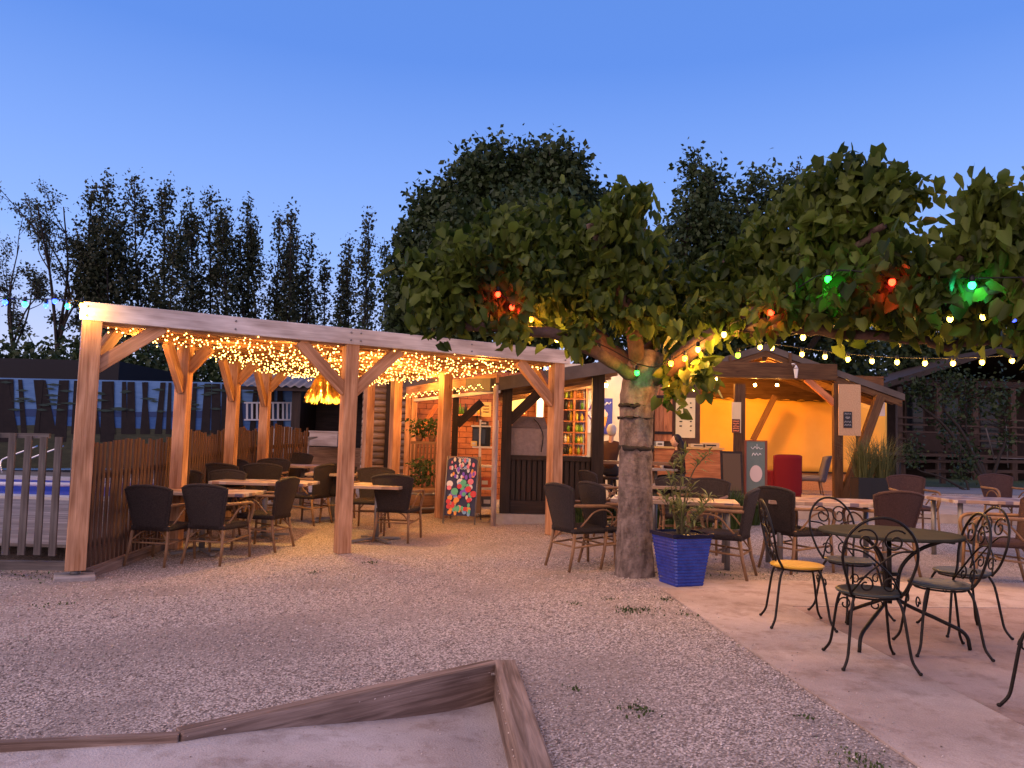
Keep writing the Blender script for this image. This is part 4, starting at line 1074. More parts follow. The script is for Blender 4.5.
# counter behind the rail, grill hood
m = MB(); m.box2((x5b + .0, YB + .08, zr - .08), (x6a + 1.3, YB + .55, zr - .035)); m.build('counter', M_mid, bar)
gh = thing('grill_hood', 'grey lidded grill with a trailing cord standing on the bar counter', 'grill', (bp(530, 450).x, YB + .3, zr - .035))
ga, gb_ = bp(511, 420, YB + .2).x, bp(548, 420, YB + .2).x; gz = bp(530, 428, YB + .2).z; g2 = bp(530, 420, YB + .4).z
M_hood = mat('mauve grey painted sheet metal', (.20, .155, .15), .5, metal=.3, col2=(.27, .21, .20), nscale=18, bump=.2, bscale=30)
m = MB(); m.prism([(ga, YB + .15, zr - .035), (gb_, YB + .15, zr - .035), (gb_, YB + .15, gz), (ga, YB + .15, gz)], (0, .4, 0)); m.build('body', M_hood, gh, bevel=.01)
m = MB(); b_ = len(m.v); m.v += [Vector(v) for v in [(ga, YB + .15, gz + .003), (gb_, YB + .15, gz + .003), (gb_, YB + .55, gz + .003), (ga, YB + .55, gz + .003), (ga + .1, YB + .3, g2 + .05), (gb_ - .06, YB + .3, g2 + .05), (gb_ - .06, YB + .55, g2 + .05), (ga + .1, YB + .55, g2 + .05)]]
for f in ((3, 2, 1, 0), (4, 5, 6, 7), (0, 1, 5, 4), (1, 2, 6, 5), (2, 3, 7, 6), (3, 0, 4, 7)): m.face([b_ + i for i in f])
m.build('lid', M_hood, gh)
m = MB(); m.tube(smooth_path([bp(534, 419, YB + .25), bp(539, 425, YB + .12), bp(543, 436, YB + .12), bp(541, 452, YB + .12)], 4), .008, 5); m.build('cord', M_cable, gh)
# mono-pitch roof: fascia climbs to the right
M_fas = mat('dark grey fascia', (.075, .06, .055), .6, col2=(.11, .09, .08), nscale=4)
ra, rb_ = bp(494, 378, YB - .3), bp(625, 358, YB - .3); rc, rd = bp(494, 391, YB - .3), bp(625, 371, YB - .3)
m = MB(); m.prism([ra, rb_, rd, rc], (0, .05, 0)); m.build('fascia', M_fas, bar)
m = MB(); m.prism([ra + Vector((0, .053, -.02)), rb_ + Vector((0, .053, -.02)), rb_ + Vector((0, .053, -.1)), ra + Vector((0, .053, -.1))], (0, 4.4, 0)); m.build('roof', M_dark, bar)
for i in range(5):
    y = YB + .2 + i * .8; m = MB(); m.beam(Vector((ra.x + .05, y, ra.z - .17)), Vector((rb_.x - .05, y, rb_.z - .17)), .06, .12); m.build('rafter', M_mid, bar)
# left slanted eave seen under the pergola, running back from the post
e0, e1_ = bp(494, 385, YB - .28), at(405, 384, 15.8)
m = MB(); m.beam(e0 + Vector((-.03, 0, 0)), e1_, .06, .2); m.build('eaves_board', M_fas, bar)
# back wall: brick-red tongued boards, shelf wall, white wall with posters
YW = 15.3
M_brick = mat('orange red brick paint', (.42, .15, .06), .7, col2=(.28, .10, .045), nscale=9)
def brickwall():
    m = MB(); x0, x1 = at(412, 430, YW).x, at(561, 430, YW).x; z0, z1 = .2, 2.75; h_ = .11; w_ = .27; r0 = 0; z = z0
    while z < z1 - .02:
        x = x0 - (w_ / 2 if r0 % 2 else 0)
        while x < x1:
            xa, xb = max(x0, x) + .006, min(x1, x + w_) - .006
            if xb - xa > .02: m.box2((xa, YW, z + .006), (xb, YW + .08, z + h_ - .006))
            x += w_
        z += h_; r0 += 1
    m.build('brick_wall', M_brick, bar); m = MB(); m.box2((x0, YW + .02, z0), (x1, YW + .15, z1)); m.build('wall', mat('dark mortar', (.15, .05, .03), .9), bar)
brickwall()
M_cream = mat('cream wall paint', (.66, .58, .45), .75, col2=(.72, .65, .52), nscale=3)
xw0, xw1 = at(561, 430, YW).x + .003, at(640, 430, YW).x
m = MB(); m.box2((xw0, YW + .1, .2), (xw1, YW + .25, 2.95)); m.build('wall', M_cream, bar)
ws = thing('wall_shelf', 'orange wall shelf crowded with small jars high behind the annex', 'shelf', at(468, 414, YW - .2)); wq0, wq1 = at(456, 414, YW - .1), at(480, 414, YW - .1)
m = MB(); m.box2((wq0.x, YW - .24, wq0.z - .03), (wq1.x, YW - .003, wq0.z)); m.build('board', M_oran, ws)
for k in range(2): x_ = (wq0.x + .05, wq1.x - .05)[k]; m = MB(); m.box2((x_ - .015, YW - .18, wq0.z - .14), (x_ + .015, YW - .003, wq0.z - .033)); m.build('bracket', M_dark, ws)
for k in range(9):
    x_ = lin(wq0.x + .03, wq1.x - .03, k / 8); h_ = rnd.uniform(.10, .22); nm, cl = rnd.choice([('green glass', (.10, .22, .02)), ('yellow label', (.65, .45, .05)), ('white jar', (.6, .55, .45)), ('dark bottle', (.03, .03, .02))])
    m = MB(); m.lathe([(.026, 0), (.028, h_ * .6), (.013, h_ * .78), (.012, h_), (.001, h_ + .004)], c=(x_, YW - .14, wq0.z + .001), seg=9); tag(m.build('bottle', mat(nm, cl, .3)), 'small bottle or jar on the orange wall shelf behind the annex', 'bottle', 'bottles on the annex wall shelf')
# window with a small bright pane
m = MB(); a_, b_ = at(512, 394, YW - .05), at(525, 414, YW - .05); m.box2((a_.x - .04, YW - .05, b_.z - .04), (b_.x + .04, YW - .01, a_.z + .04)); wf = m.build('window', M_oran, bar)
m = MB(); m.box2((a_.x, YW - .07, b_.z), (b_.x, YW - .053, a_.z)); m.build('pane', glow('lit yellow window', (1, .66, .16), 1.1), wf)
m = MB(); a_, b_ = at(537, 398, YW - .05), at(543, 418, YW - .05); m.box2((a_.x - .03, YW - .05, b_.z - .04), (b_.x + .03, YW - .01, a_.z + .04)); wf = m.build('window', M_oran, bar)
m = MB(); m.box2((a_.x, YW - .07, b_.z), (b_.x, YW - .053, a_.z)); m.build('pane', glow('lit pale window', (1, .93, .75), 1.0), wf)
# shelf unit with bottles
su = thing('bottle_shelf', 'orange wooden shelf unit with jars and bottles left of the dark bar post', 'shelf unit', (at(576, 430, YW - .2).x, YW - .2, .3))
xa, xb = at(561, 430, YW - .25).x, at(586, 430, YW - .25).x; zt_, zb_ = at(573, 388, YW - .25).z, at(573, 455, YW - .25).z
m = MB(); 
for x in (xa, (xa + xb) / 2, xb): m.box2((x - .02, YW - .35, zb_), (x + .02, YW - .06, zt_))
m.build('upright', M_oran, su)
zz = [lin(zb_, zt_, k / 6) for k in range(7)]
for z in zz: m = MB(); m.box2((xa + .0, YW - .352, z - .012), (xb, YW - .062, z + .012)); m.build('shelf', M_oran, su)
bc = [glow('x', (1, 1, 1), 0)]
cols = [('green glass', (.10, .22, .02)), ('yellow label', (.65, .45, .05)), ('amber glass', (.35, .12, .02)), ('white jar', (.6, .55, .45)), ('dark bottle', (.03, .03, .02)), ('lime carton', (.35, .45, .05))]
GBt = 'bottles on the bar shelves'
for k, z in enumerate(zz[:-1]):
    for j in range(7):
        x = lin(xa + .06, xb - .06, (j + .5) / 7)
        if rnd.random() < .15: continue
        nm, cl = rnd.choice(cols[:1] + cols[5:] + cols[1:2]) if (k in (1, 2, 3) and j > 3) else rnd.choice(cols)
        m = MB(); h_ = rnd.uniform(.14, .2); m.lathe([(.03, 0), (.032, h_ * .6), (.013, h_ * .78), (.012, h_), (.001, h_ + .004)], c=(x, YW - .27, z + .013), seg=9)
        tag(m.build('bottle', mat(nm, cl, .3)), 'small bottle or jar standing on the orange shelf unit in the bar', 'bottle', GBt)
# posters on the cream wall
def poster(name, label, px0, py0, px1, py1, Y, mt):
    a_, b_ = at(px0, py0, Y), at(px1, py1, Y); t = thing(name, label, 'poster', (a_.x, Y, b_.z)); m = MB(); m.box2((a_.x, Y, b_.z), (b_.x, Y + .012, a_.z)); m.build('sheet', mt, t); return t
pw = poster('poster', 'white poster with a violet scribble on the cream wall left of the dark bar post', 580, 399, 593, 433, YW + .06, mat('poster white', (.75, .77, .85), .6))
m = MB(); Yp = YW + .05
m.tube(smooth_path([at(582, 425, Yp), at(586, 418, Yp), at(583, 413, Yp), at(589, 410, Yp), at(592, 404, Yp)], 4), .018, 5); m.tube([at(583, 409, Yp), at(592, 420, Yp)], .012, 5); m.build('scribble', mat('violet ink', (.18, .08, .35), .6), pw)
pb = poster('poster', 'blue poster with an ice cream cone between the dark bar post and trunk', 598, 398, 612, 434, YW + .06, mat('poster blue', (.05, .06, .36), .6))
m = MB(); m.prism([at(602.5, 417, Yp), at(607.5, 417, Yp), at(605, 428, Yp)], (0, .006, 0)); m.build('printed_cone', mat('printed wafer', (.75, .33, .07), .6), pb)
m = MB(); m.ball(at(605, 414.5, Yp + .01), .062, 10, 6, (1, .15, 1)); m.ball(at(603.4, 411, Yp + .01), .045, 10, 6, (1, .15, 1)); m.build('printed_scoop', mat('printed cream', (.85, .65, .5), .6), pb)
m = MB(); m.tube(smooth_path([at(601, 405, Yp), at(603, 402, Yp), at(605, 405, Yp), at(607, 402.5, Yp), at(609, 404, Yp), at(611, 402, Yp)], 3), .012, 5); m.build('lettering', M_whitep, pb)
# lamps that light the bar
def bulb_lamp(name, label, loc, col, watt, r=.04, es=60, cat='lamp'):
    t = thing(name, label, cat, loc); m = MB(); m.ball((0, 0, 0), r, 12, 8); m.build('bulb', glow('%s %s' % (name, es), col, es), t, world=False)
    m = MB(); m.lathe([(.001, r * .8), (r * .5, r * .8), (r * .5, r * 1.9), (.001, r * 1.9)], seg=10); m.build('socket', M_black, t, world=False)
    if watt:
        l_ = bpy.data.lights.new(name + '_light', 'POINT'); l_.energy = watt; l_.color = col; l_.shadow_soft_size = r + .004
        lo = bpy.data.objects.new(name + '_light', l_); C.objects.link(lo); lo.location = Vector(loc) + Vector((0, 0, -.0))
    return t
bulb_lamp('ceiling_lamp', 'warm lamp hidden under the bar roof left of the tree', (.6, 13.7, 2.25), (1, .42, .09), 330)
bulb_lamp('ceiling_lamp', 'whitish lamp under the bar roof in front of the posters', (1.75, 14.3, 2.45), (1, .66, .30), 230)
bulb_lamp('ceiling_lamp', 'orange lamp in the side annex of the bar', (-1.0, 14.2, 2.2), (1, .40, .08), 200)

# annex: beam on a thin pole, fridge shelf, railing, barrel, plants
an = thing('annex_frame', 'light timber beam on a thin pale pole wrapped with fairy lights beside the bar', 'timber frame', at(493, 528, 11.7))
z0 = at(493, 530, 11.7)
m = MB(); m.tube([Z(z0, G(z0.x, z0.y)), at(496, 385, 11.7)], .042, 10); m.build('pole', wood('pale pole', (.45, .34, .30), (.58, .46, .42), knots=False), an)
b0v, b1v = at(499, 378, 11.7), at(408, 391, 15.0)
m = MB(); m.beam(b0v, b1v, .08, .15); m.build('beam', M_post, an)
m = MB(); m.beam(b0v + Vector((0, .02, -.20)), b1v + Vector((0, 0, -.2)), .06, .05); m.build('batten', M_whitep, an)
for px_ in (409, 415):
    q = at(px_, 395, 14.7); m = MB(); m.box2((q.x - .05, q.y - .05, G(q.x, q.y)), (q.x + .05, q.y + .05, q.z)); m.build('post', M_post, an)
fl2 = thing('fairy_light_string', 'string of tiny warm lights wound along the annex beam beside the bar', 'fairy lights', b0v)
path = []
for k in range(60):
    t_ = k / 59; c = lerpv(b0v, b1v, t_) + Vector((-.06, -.06, -.10 - .035 * math.sin(k * 1.3))); path.append(c)
m = MB(); m.tube(path, .0025, 4); m.build('cable', M_cable, fl2)
for c in path:
    o = first.copy(); C.objects.link(o); o.parent = fl2; o.location = c + Vector((0, -.01, -.01)) - b0v
# slim shelf rack with a microwave
rk = thing('shelf_rack', 'narrow pale shelf rack behind the ice cream board', 'shelf rack', at(488, 512, 12.9)); q = at(479, 440, 12.9); q2 = at(497, 440, 12.9)
zz = [at(488, y, 12.9).z for y in (507, 488, 466, 447, 427)]
for x in (q.x + .02, q2.x):
    for y in (12.75, 13.1): m = MB(); m.box2((x - .014, y - .014, G(0, 12.9)), (x + .014, y + .014, at(488, 420, 12.9).z)); m.build('upright', M_whitep, rk)
for z in zz[:-1]: m = MB(); m.box2((q.x - .1, 12.73, z - .02), (q2.x + .0, 13.12, z + .01)); m.build('shelf', M_whitep, rk)
mw = thing('microwave', 'black-fronted microwave on the top shelf beside the bar', 'microwave', Z(at(480, 447, 12.85), zz[3] + .013))
a_, b_ = at(472.5, 427, 12.8), at(490, 444, 12.8)
m = MB(); m.box2((a_.x, 12.8, zz[3] + .013), (b_.x, 13.1, a_.z)); m.build('body', M_black, mw, bevel=.006)
m = MB(); m.box2((a_.x + .015, 12.79, zz[3] + .05), (b_.x - .08, 12.797, a_.z - .03)); m.build('door', mat('dark glass', (.02, .02, .02), .08), mw)
m = MB(); m.box2((a_.x - .02, 12.76, a_.z + .003), (b_.x, 13.12, a_.z + .03)); m.build('top_tray', M_whitep, mw)
for (px_, py_, cl, w_, h_, y_, lb) in ((484, 424, (.03, .03, .035), .16, .07, 12.9, 'black box on top of the microwave'), (474, 444, (.85, .6, .2), .10, .08, 12.77, 'yellow packet beside the microwave'), (485, 480, (.5, .12, .06), .2, .16, 12.9, 'red box on the middle shelf of the pale rack'), (487, 502, (.1, .1, .12), .22, .16, 12.9, 'dark box low on the pale rack')):
    t = thing('carton', lb, 'box', at(px_, py_, y_)); zb2 = {424: a_.z + .033, 444: zz[3] + .013, 480: zz[1] + .013, 502: zz[0] + .013}[py_]; q_ = at(px_, py_, y_)
    m = MB(); m.box2((q_.x - w_ / 2, y_ - .06, zb2), (q_.x + w_ / 2, y_ + .06, zb2 + h_)); m.build('body', mat(lb, cl, .6), t, bevel=.004); m = MB(); m.box2((q_.x - w_ / 4, y_ - .066, zb2 + h_ * .3), (q_.x + w_ / 4, y_ - .062, zb2 + h_ * .7)); m.build('printed_label', M_whitep, t)
# notice on the annex wall, yellow
pn = poster('notice', 'yellow notice sheet pinned high on the brick wall above the microwave', 481, 402, 491, 417, YW - .03, mat('yellow paper', (.75, .5, .14), .7))
m = MB(); 
for k in range(3): m.tube([at(483, 406 + 3 * k, YW - .036), at(489, 406 + 3 * k, YW - .036)], .008, 4)
m.build('lettering', M_dark, pn)
m = MB(); m.beam(at(457, 425, 13.3), at(482, 402, 13.3), .08, .13); m.box2((at(455, 430, 13.3).x - .05, 13.25, .2), (at(455, 430, 13.3).x + .05, 13.35, 2.4)); m.build('post', M_dark, bar)
m = MB(); m.beam(at(414, 440, 14.8), at(437, 405, 14.8), .06, .08); m.build('brace', M_oran, bar)
# railing with planter barrel
rl = thing('veranda_railing', 'brown veranda railing beside the log wall, under the orange light', 'railing', at(424, 478, 13.6))
ya = 13.6; a_, b_ = at(411, 441, ya), at(437, 441, ya)
m = MB(); m.box2((a_.x, ya - .04, a_.z - .05), (b_.x, ya + .04, a_.z)); m.build('top_rail', M_mid, rl); zb3 = G(a_.x, ya)
for i in range(7):
    x = lin(a_.x, b_.x, (i + .5) / 7); m = MB(); m.box2((x - .02, ya - .015, zb3 + .05), (x + .02, ya + .015, a_.z - .053)); m.build('baluster', M_mid, rl)
q = gp(421, 512)
brl = thing('half_barrel', 'weathered half barrel planter at the foot of the veranda railing', 'planter', Z(q, G(q.x, q.y)))
m = MB(); m.lathe([(.22, 0), (.26, .15), (.275, .3), (.27, .42), (.245, .42), (.24, .36), (.001, .36)], seg=20); m.build('tub', M_mid, brl, world=False)
for z in (.08, .32): m = MB(); m.lathe([(.252 if z < .1 else .28, z - .02), (.268 if z < .1 else .283, z), (.268 if z < .1 else .28, z + .02)], seg=20); m.build('hoop', M_metal, brl, world=False)

# A-frame ice cream board
M_abd = mat('dark blue printed board', (.03, .035, .09), .4)
p0 = gp(462, 522); AB = thing('sandwich_board', 'ice cream menu sandwich board with coloured pictures beside the pergola post', 'sandwich board', Z(p0, G(p0.x, p0.y)), R(-6))
aw = .245; AH = 1.02; tilt = .20
def bpnt(u, v, off=0):       # u -1..1, v 0..1 up the front
    z = .12 + v * (AH - .12); y = -.28 + tilt * z + 0; return Vector((u * aw, y - off, z))
m = MB(); oc = []
for k in range(9): a_ = PI * k / 8; oc.append(bpnt(math.cos(a_) * .96, .93 + .07 * math.sin(a_)))
m.prism([bpnt(-1, 0), bpnt(1, 0)] + oc, (0, .02, .0)); FP = m; FPM = [M_abd]
m = MB(); m.prism([(-aw, .30, .12), (aw, .30, .12), (aw, .30 - tilt * AH + .0, AH), (-aw, .30 - tilt * AH, AH)], (0, .02, 0)); m.build('rear_panel', mat('tan board', (.42, .26, .15), .6), AB, world=False)
for s in (-1, 1):
    m = MB(); m.tube([(s * aw, -.30, 0), (s * aw, -.28 + tilt * AH, AH)], .012, 6); m.build('leg', M_metal, AB, world=False)
    m = MB(); m.tube([(s * aw, .34, 0), (s * aw, .31 - tilt * AH, AH)], .012, 6); m.build('leg', M_metal, AB, world=False)
picc = {'pink print': (.75, .22, .30), 'cream print': (.80, .68, .52), 'red print': (.62, .06, .07), 'light blue print': (.22, .42, .75), 'green print': (.12, .50, .30), 'orange print': (.80, .35, .08), 'violet print': (.22, .10, .60), 'white print': (.78, .78, .82)}
def pics(n, v0, v1, names, r0, r1, seed):
    rs = random.Random(seed); by = {}
    for i in range(n): by.setdefault(rs.choice(names), []).append((rs.uniform(-.82, .82), rs.uniform(v0, v1), rs.uniform(r0, r1)))
    return by
allp = {}
for by in (pics(24, .80, .95, ['cream print', 'white print', 'pink print', 'light blue print'], .012, .022, 1), pics(20, .62, .78, ['cream print', 'pink print', 'orange print', 'white print', 'violet print'], .014, .024, 2), pics(20, .35, .58, ['pink print', 'violet print', 'light blue print', 'green print', 'white print', 'red print'], .03, .056, 3), pics(36, .04, .32, ['red print', 'orange print', 'cream print', 'green print', 'light blue print', 'pink print'], .02, .04, 4)):
    for k, v in by.items(): allp.setdefault(k, []).extend(v)
lay = 0
for k, v in allp.items():
    m = FP; FPM.append(mat(k, picc[k], .45)); m.cur = len(FPM) - 1
    for (u, vv, r0) in v:
        lay += 1; c = bpnt(u, vv, .003 + .0003 * lay); el = 1.0 if r0 > .03 else 1.7
        m.prism([c + Vector((r0 * math.cos(a * PI / 5), -tilt * 0 + tilt * r0 * el * math.sin(a * PI / 5), r0 * el * math.sin(a * PI / 5))) for a in range(10)], (0, .0012, 0))
FP.build('front_panel', FPM, AB, world=False)
for cv, w_ in ((.975, .35), (.79, .5)):
    m = MB(); pts = [bpnt(lin(-w_, w_, i / 16), cv + .008 * math.sin(i * 2.3), .012) for i in range(17)]; m.tube(pts, .006, 4); m.build('lettering', M_whitep, AB, world=False)
# ------------------------------------------------------------------ open pavilion with gable roof
YP = 16.8; DK = .33
pv = thing('pavilion', 'open timber pavilion with a gabled roof and a glowing orange tarpaulin wall', 'pavilion', (5.5, 18, DK))
V = lambda px, py, y=YP: at(px, py, y)
dk0 = at(652, 512, 13.1).x
m = MB(); m.box2((dk0, 13.1, -.1), (9.0, 20.2, DK)); o = m.build('pavilion_deck', mat('smooth concrete deck', (.36, .27, .20), .7, col2=(.48, .37, .28), nscale=3)); tag(o, kind='structure')
def vpost(px0, px1, ytop, Y=YP, mt=M_pav, nm='post', zb=DK, d=.12):
    a_, b_ = V(px0, 440, Y), V(px1, 440, Y); m = MB(); m.box2((a_.x, Y - d / 2, zb), (b_.x, Y + d / 2, V(px0, ytop, Y).z)); return m.build(nm, mt, pv, bevel=.004)
vpost(734, 744.5, 384); vpost(833, 842, 383); vpost(857, 863, 432, 17.4, M_dark)
pk = V(766, 344); er = V(905, 394); el = Vector((2 * pk.x - er.x, YP, er.z))
M_verge = mat('grey corrugated verge', (.075, .06, .05), .7, col2=(.115, .092, .078), nscale=3)
for s_, q in ((1, er), (-1, el)):
    m = MB(); m.prism([pk, q, q - Vector((0, 0, .14)), pk - Vector((0, 0, .14))], (0, .06, 0)); m.build('verge_board', M_verge, pv)
    m = MB(); m.prism([pk + Vector((0, .03, -.143)), q + Vector((-s_ * .05, .03, -.143)), q + Vector((-s_ * .05, .03, -.27)), pk + Vector((0, .03, -.27))], (0, .06, 0)); m.build('verge_board', M_pav, pv)
    m = MB(); m.prism([pk + Vector((0, .065, -.03)), q + Vector((0, .065, -.03)), q + Vector((0, .065, -.06)), pk + Vector((0, .065, -.06))], (0, 4.6, 0)); m.build('roof', M_pav, pv)
    for i in range(5):
        y = YP + .5 + i * .9; m = MB(); m.beam(Vector((pk.x, y, pk.z - .15)), Vector((q.x, y, q.z - .15)), .07, .14); m.build('rafter', M_pav, pv)
m = MB(); m.beam((pk.x, YP + .1, pk.z - .28), (pk.x, YP + 4.6, pk.z - .28), .1, .18); m.build('ridge_beam', M_pav, pv)
ta, tb = V(640, 362), V(835, 370); m = MB(); m.box2((ta.x - .6, YP - .07, V(780, 379).z), (V(836, 379).x, YP + .07, V(780, 363).z)); m.build('tie_beam', M_pav, pv, bevel=.004)
for px_ in (690, 730, 790): 
    q = V(px_, 363); m = MB(); m.box2((q.x - .03, YP - .02, q.z + .003), (q.x + .03, YP + .02, q.z + (.40 - abs(q.x - pk.x) * .32))); m.build('king_post', M_pav, pv)
m = MB(); m.beam(V(806, 379), V(836, 405), .1, .13); m.build('brace', M_oran, pv)
m = MB(); m.beam(V(880, 396), V(843, 500), .14, .19); m.build('brace', M_pav, pv)
m = MB(); m.beam(V(775, 396, 18.6), V(753, 440, 18.6), .08, .13); m.build('brace', M_pav, pv)
YT = 19.6
M_tarp = mat('cream tarpaulin', (.80, .43, .06), .6, col2=(.86, .50, .085), nscale=1.1, bump=.12, bscale=3)  # deep orange base colour all over, slightly mottled
xl, xr = V(699, 430, YT).x, V(886, 430, YT).x; zt = V(790, 399, YT).z; zb = V(790, 472, YT).z
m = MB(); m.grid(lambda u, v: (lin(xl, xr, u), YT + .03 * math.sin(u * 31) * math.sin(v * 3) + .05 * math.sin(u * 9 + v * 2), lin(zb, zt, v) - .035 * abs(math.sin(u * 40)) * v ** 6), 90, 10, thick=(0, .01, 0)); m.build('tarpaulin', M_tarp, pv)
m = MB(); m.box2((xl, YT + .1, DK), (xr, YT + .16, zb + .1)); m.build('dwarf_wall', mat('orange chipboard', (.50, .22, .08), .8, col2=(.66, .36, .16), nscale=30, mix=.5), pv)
m = MB(); m.box2((xl - .6, YT + .2, zt - .15), (xr + .05, YT + .28, pk.z - .35)); m.build('gable_boards', M_pav, pv)
m = MB(); m.tube([Vector((lin(xl, xr, i / 40), YT - .03, zt - .02 - .03 * abs(math.sin(i * .8)))) for i in range(41)], .008, 4); m.build('lacing', M_cable, pv)
m = MB(); m.tube([Vector((V(760, 474, YT).x, YT - .04, zb + .0)), Vector((xr, YT - .04, zb + .02))], .02, 6); m.build('rail', M_dark, pv)
# side walls: left partition with shutter
m = MB(); m.box2((V(640, 430, 16.4).x, 16.4, DK), (V(700, 430, 16.4).x, 16.5, 2.95)); m.build('partition', mat('dark brown boards', (.07, .035, .02), .7, col2=(.11, .06, .035), nscale=5), pv)
m = MB(); x0, x1 = V(655, 430, 16.3).x, V(672.5, 430, 16.3).x; zA, zB = V(664, 441, 16.3).z, V(664, 387, 16.3).z
for i in range(4): m.box2((lin(x0, x1, i / 4) + .003, 16.33, zA), (lin(x0, x1, (i + 1) / 4) - .003, 16.37, zB))
shu = m.build('shutter', M_oran, pv)
m = MB()
for z in (lin(zA, zB, .15), lin(zA, zB, .82)): m.box2((x0, 16.30, z - .03), (x1, 16.328, z + .03))
m.build('hinge', M_dark, shu)
mn = poster('menu_board', 'tall cream menu board with small lettering between the shutter and the tarpaulin', 676, 397.5, 695, 438, 16.36, mat('cream menu panel', (.76, .62, .34), .6)); mn['category'] = 'menu board'
m = MB()
for k in range(7):
    y = 403 + k * 4.6
    for xx, w_ in ((679.5, 4), (690, 2.2)):
        if rnd.random() < .85: m.tube([at(xx, y, 16.353), at(xx + w_ * rnd.uniform(.5, 1), y, 16.353)], .012, 4)
m.build('lettering', M_dark, mn)
M_osb = mat('chipboard', (.42, .24, .12), .8, col2=(.58, .38, .22), nscale=45, mix=.5)
a_, b_ = V(838.5, 384, YP - .12), V(861, 436, YP - .12); ob = thing('chipboard_sign', 'upright chipboard panel fixed to the pavilion post with a small black sign on it', 'sign', (a_.x, YP - .12, b_.z))
m = MB(); m.box2((a_.x, YP - .12, b_.z), (b_.x, YP - .10, a_.z)); m.build('panel', M_osb, ob)
a2, b2 = V(843.5, 411.5, YP - .13), V(852, 428, YP - .13); m = MB(); m.box2((a2.x, YP - .135, b2.z), (b2.x, YP - .122, a2.z)); m.build('small_sign', mat('sign black', (.025, .025, .03), .5), ob)
m = MB()
for y, w_, h_ in ((413.8, 3.2, .018), (417.3, 2.2, .020), (418.3, 1.2, .012), (421.8, 3.3, .020), (425, 3.3, .022)):
    c = V(847.8, y, YP - .137); n = 9
    m.tube([c + Vector((lin(-w_, w_, k / (n - 1)) * .021, 0, h_ * (.9 if k % 2 else -.9))) for k in range(n)], .005, 4)
m.build('lettering', mat('sign white', (.6, .6, .6), .6), ob)
a_, b_ = V(878, 402, 17.6), V(885, 416, 17.6); nb = thing('notice_box', 'small white box notice hanging under the right eave of the pavilion', 'notice', (a_.x, 17.6, b_.z)); m = MB(); m.box2((a_.x, 17.6, b_.z), (b_.x, 17.66, a_.z)); m.build('panel', M_whitep, nb); m = MB(); m.box2((a_.x + .06, 17.63, a_.z), (a_.x + .08, 17.65, a_.z + .2)); m.build('hanger', M_cable, nb)
pp = poster('poster', 'colourful poster on a pale sheet fixed to the left pavilion post', 732, 402, 741, 433, YP - .1, mat('pale sheet', (.70, .55, .32), .7))
m = MB(); a_, b_ = at(732, 419, YP - .11), at(740, 433, YP - .11); m.box2((a_.x, YP - .112, b_.z), (b_.x, YP - .102, a_.z)); m.build('lower_sheet', mat('dark poster', (.12, .05, .03), .6), pp)
for k in range(14):
    pass
m = MB()
for k in range(5): m.tube(smooth_path([at(733 + i_ * 1.5, 421.5 + k * 2.3 + rnd.uniform(-.6, .6), YP - .115) for i_ in range(5)], 2), .013, 4)
m.build('lettering', mat('poster orange', (.75, .25, .1), .6), pp)
# wall lantern under the gable
q = V(796, 366, YP - .25)
ln = thing('wall_lantern', 'small white glass lantern hanging from the pavilion tie beam', 'lantern', q)
m = MB(); m.tube(smooth_path([(-.0, .18, .02), (-.07, .05, .05), (-.02, 0, .04)], 4), .012, 6); m.lathe([(.001, -.04), (.05, -.05), (.02, .0), (.001, .03)], seg=8); m.build('bracket', M_whitep, ln, world=False)
m = MB(); m.lathe([(.03, -.24), (.055, -.06), (.001, -.055)], seg=6, smooth=False); m.build('glass', mat('frosted glass', (.75, .72, .65), .2), ln, world=False); m = MB(); m.lathe([(.001, -.27), (.035, -.25), (.03, -.243)], seg=6); m.build('finial', M_whitep, ln, world=False)
# lamps hanging in the pavilion
def lampbulb(px, py, Y, watt, lb): 
    q = at(px, py, Y); return bulb_lamp('hanging_bulb', lb, q, (1, .42, .07), watt, r=.035, es=90)
lampbulb(716, 379.5, 17.1, 160, 'bare glowing bulb under the pavilion roof, leftmost of the three below the tie beam')
lampbulb(755, 385, 17.5, 100, 'bare glowing bulb in the middle of the pavilion, right of the left post')
lampbulb(777, 385, 17.5, 100, 'bare glowing bulb in the pavilion, rightmost of the three below the tie beam')
l_ = bulb_lamp('ceiling_lamp', 'added unseen orange lamp high behind the pavilion tie beam, lighting the tarpaulin', (7.6, 17.4, 2.95), (1, .36, .04), 1200, r=.05, es=60)  # unseen lamp, added to light the tarpaulin from behind the tie beam
l_ = bulb_lamp('ceiling_lamp', 'added unseen orange lamp high behind the left part of the pavilion tie beam', (5.6, 17.6, 3.0), (1, .36, .04), 1000, r=.05, es=60)  # second added lamp, out of view, for the left half of the interior

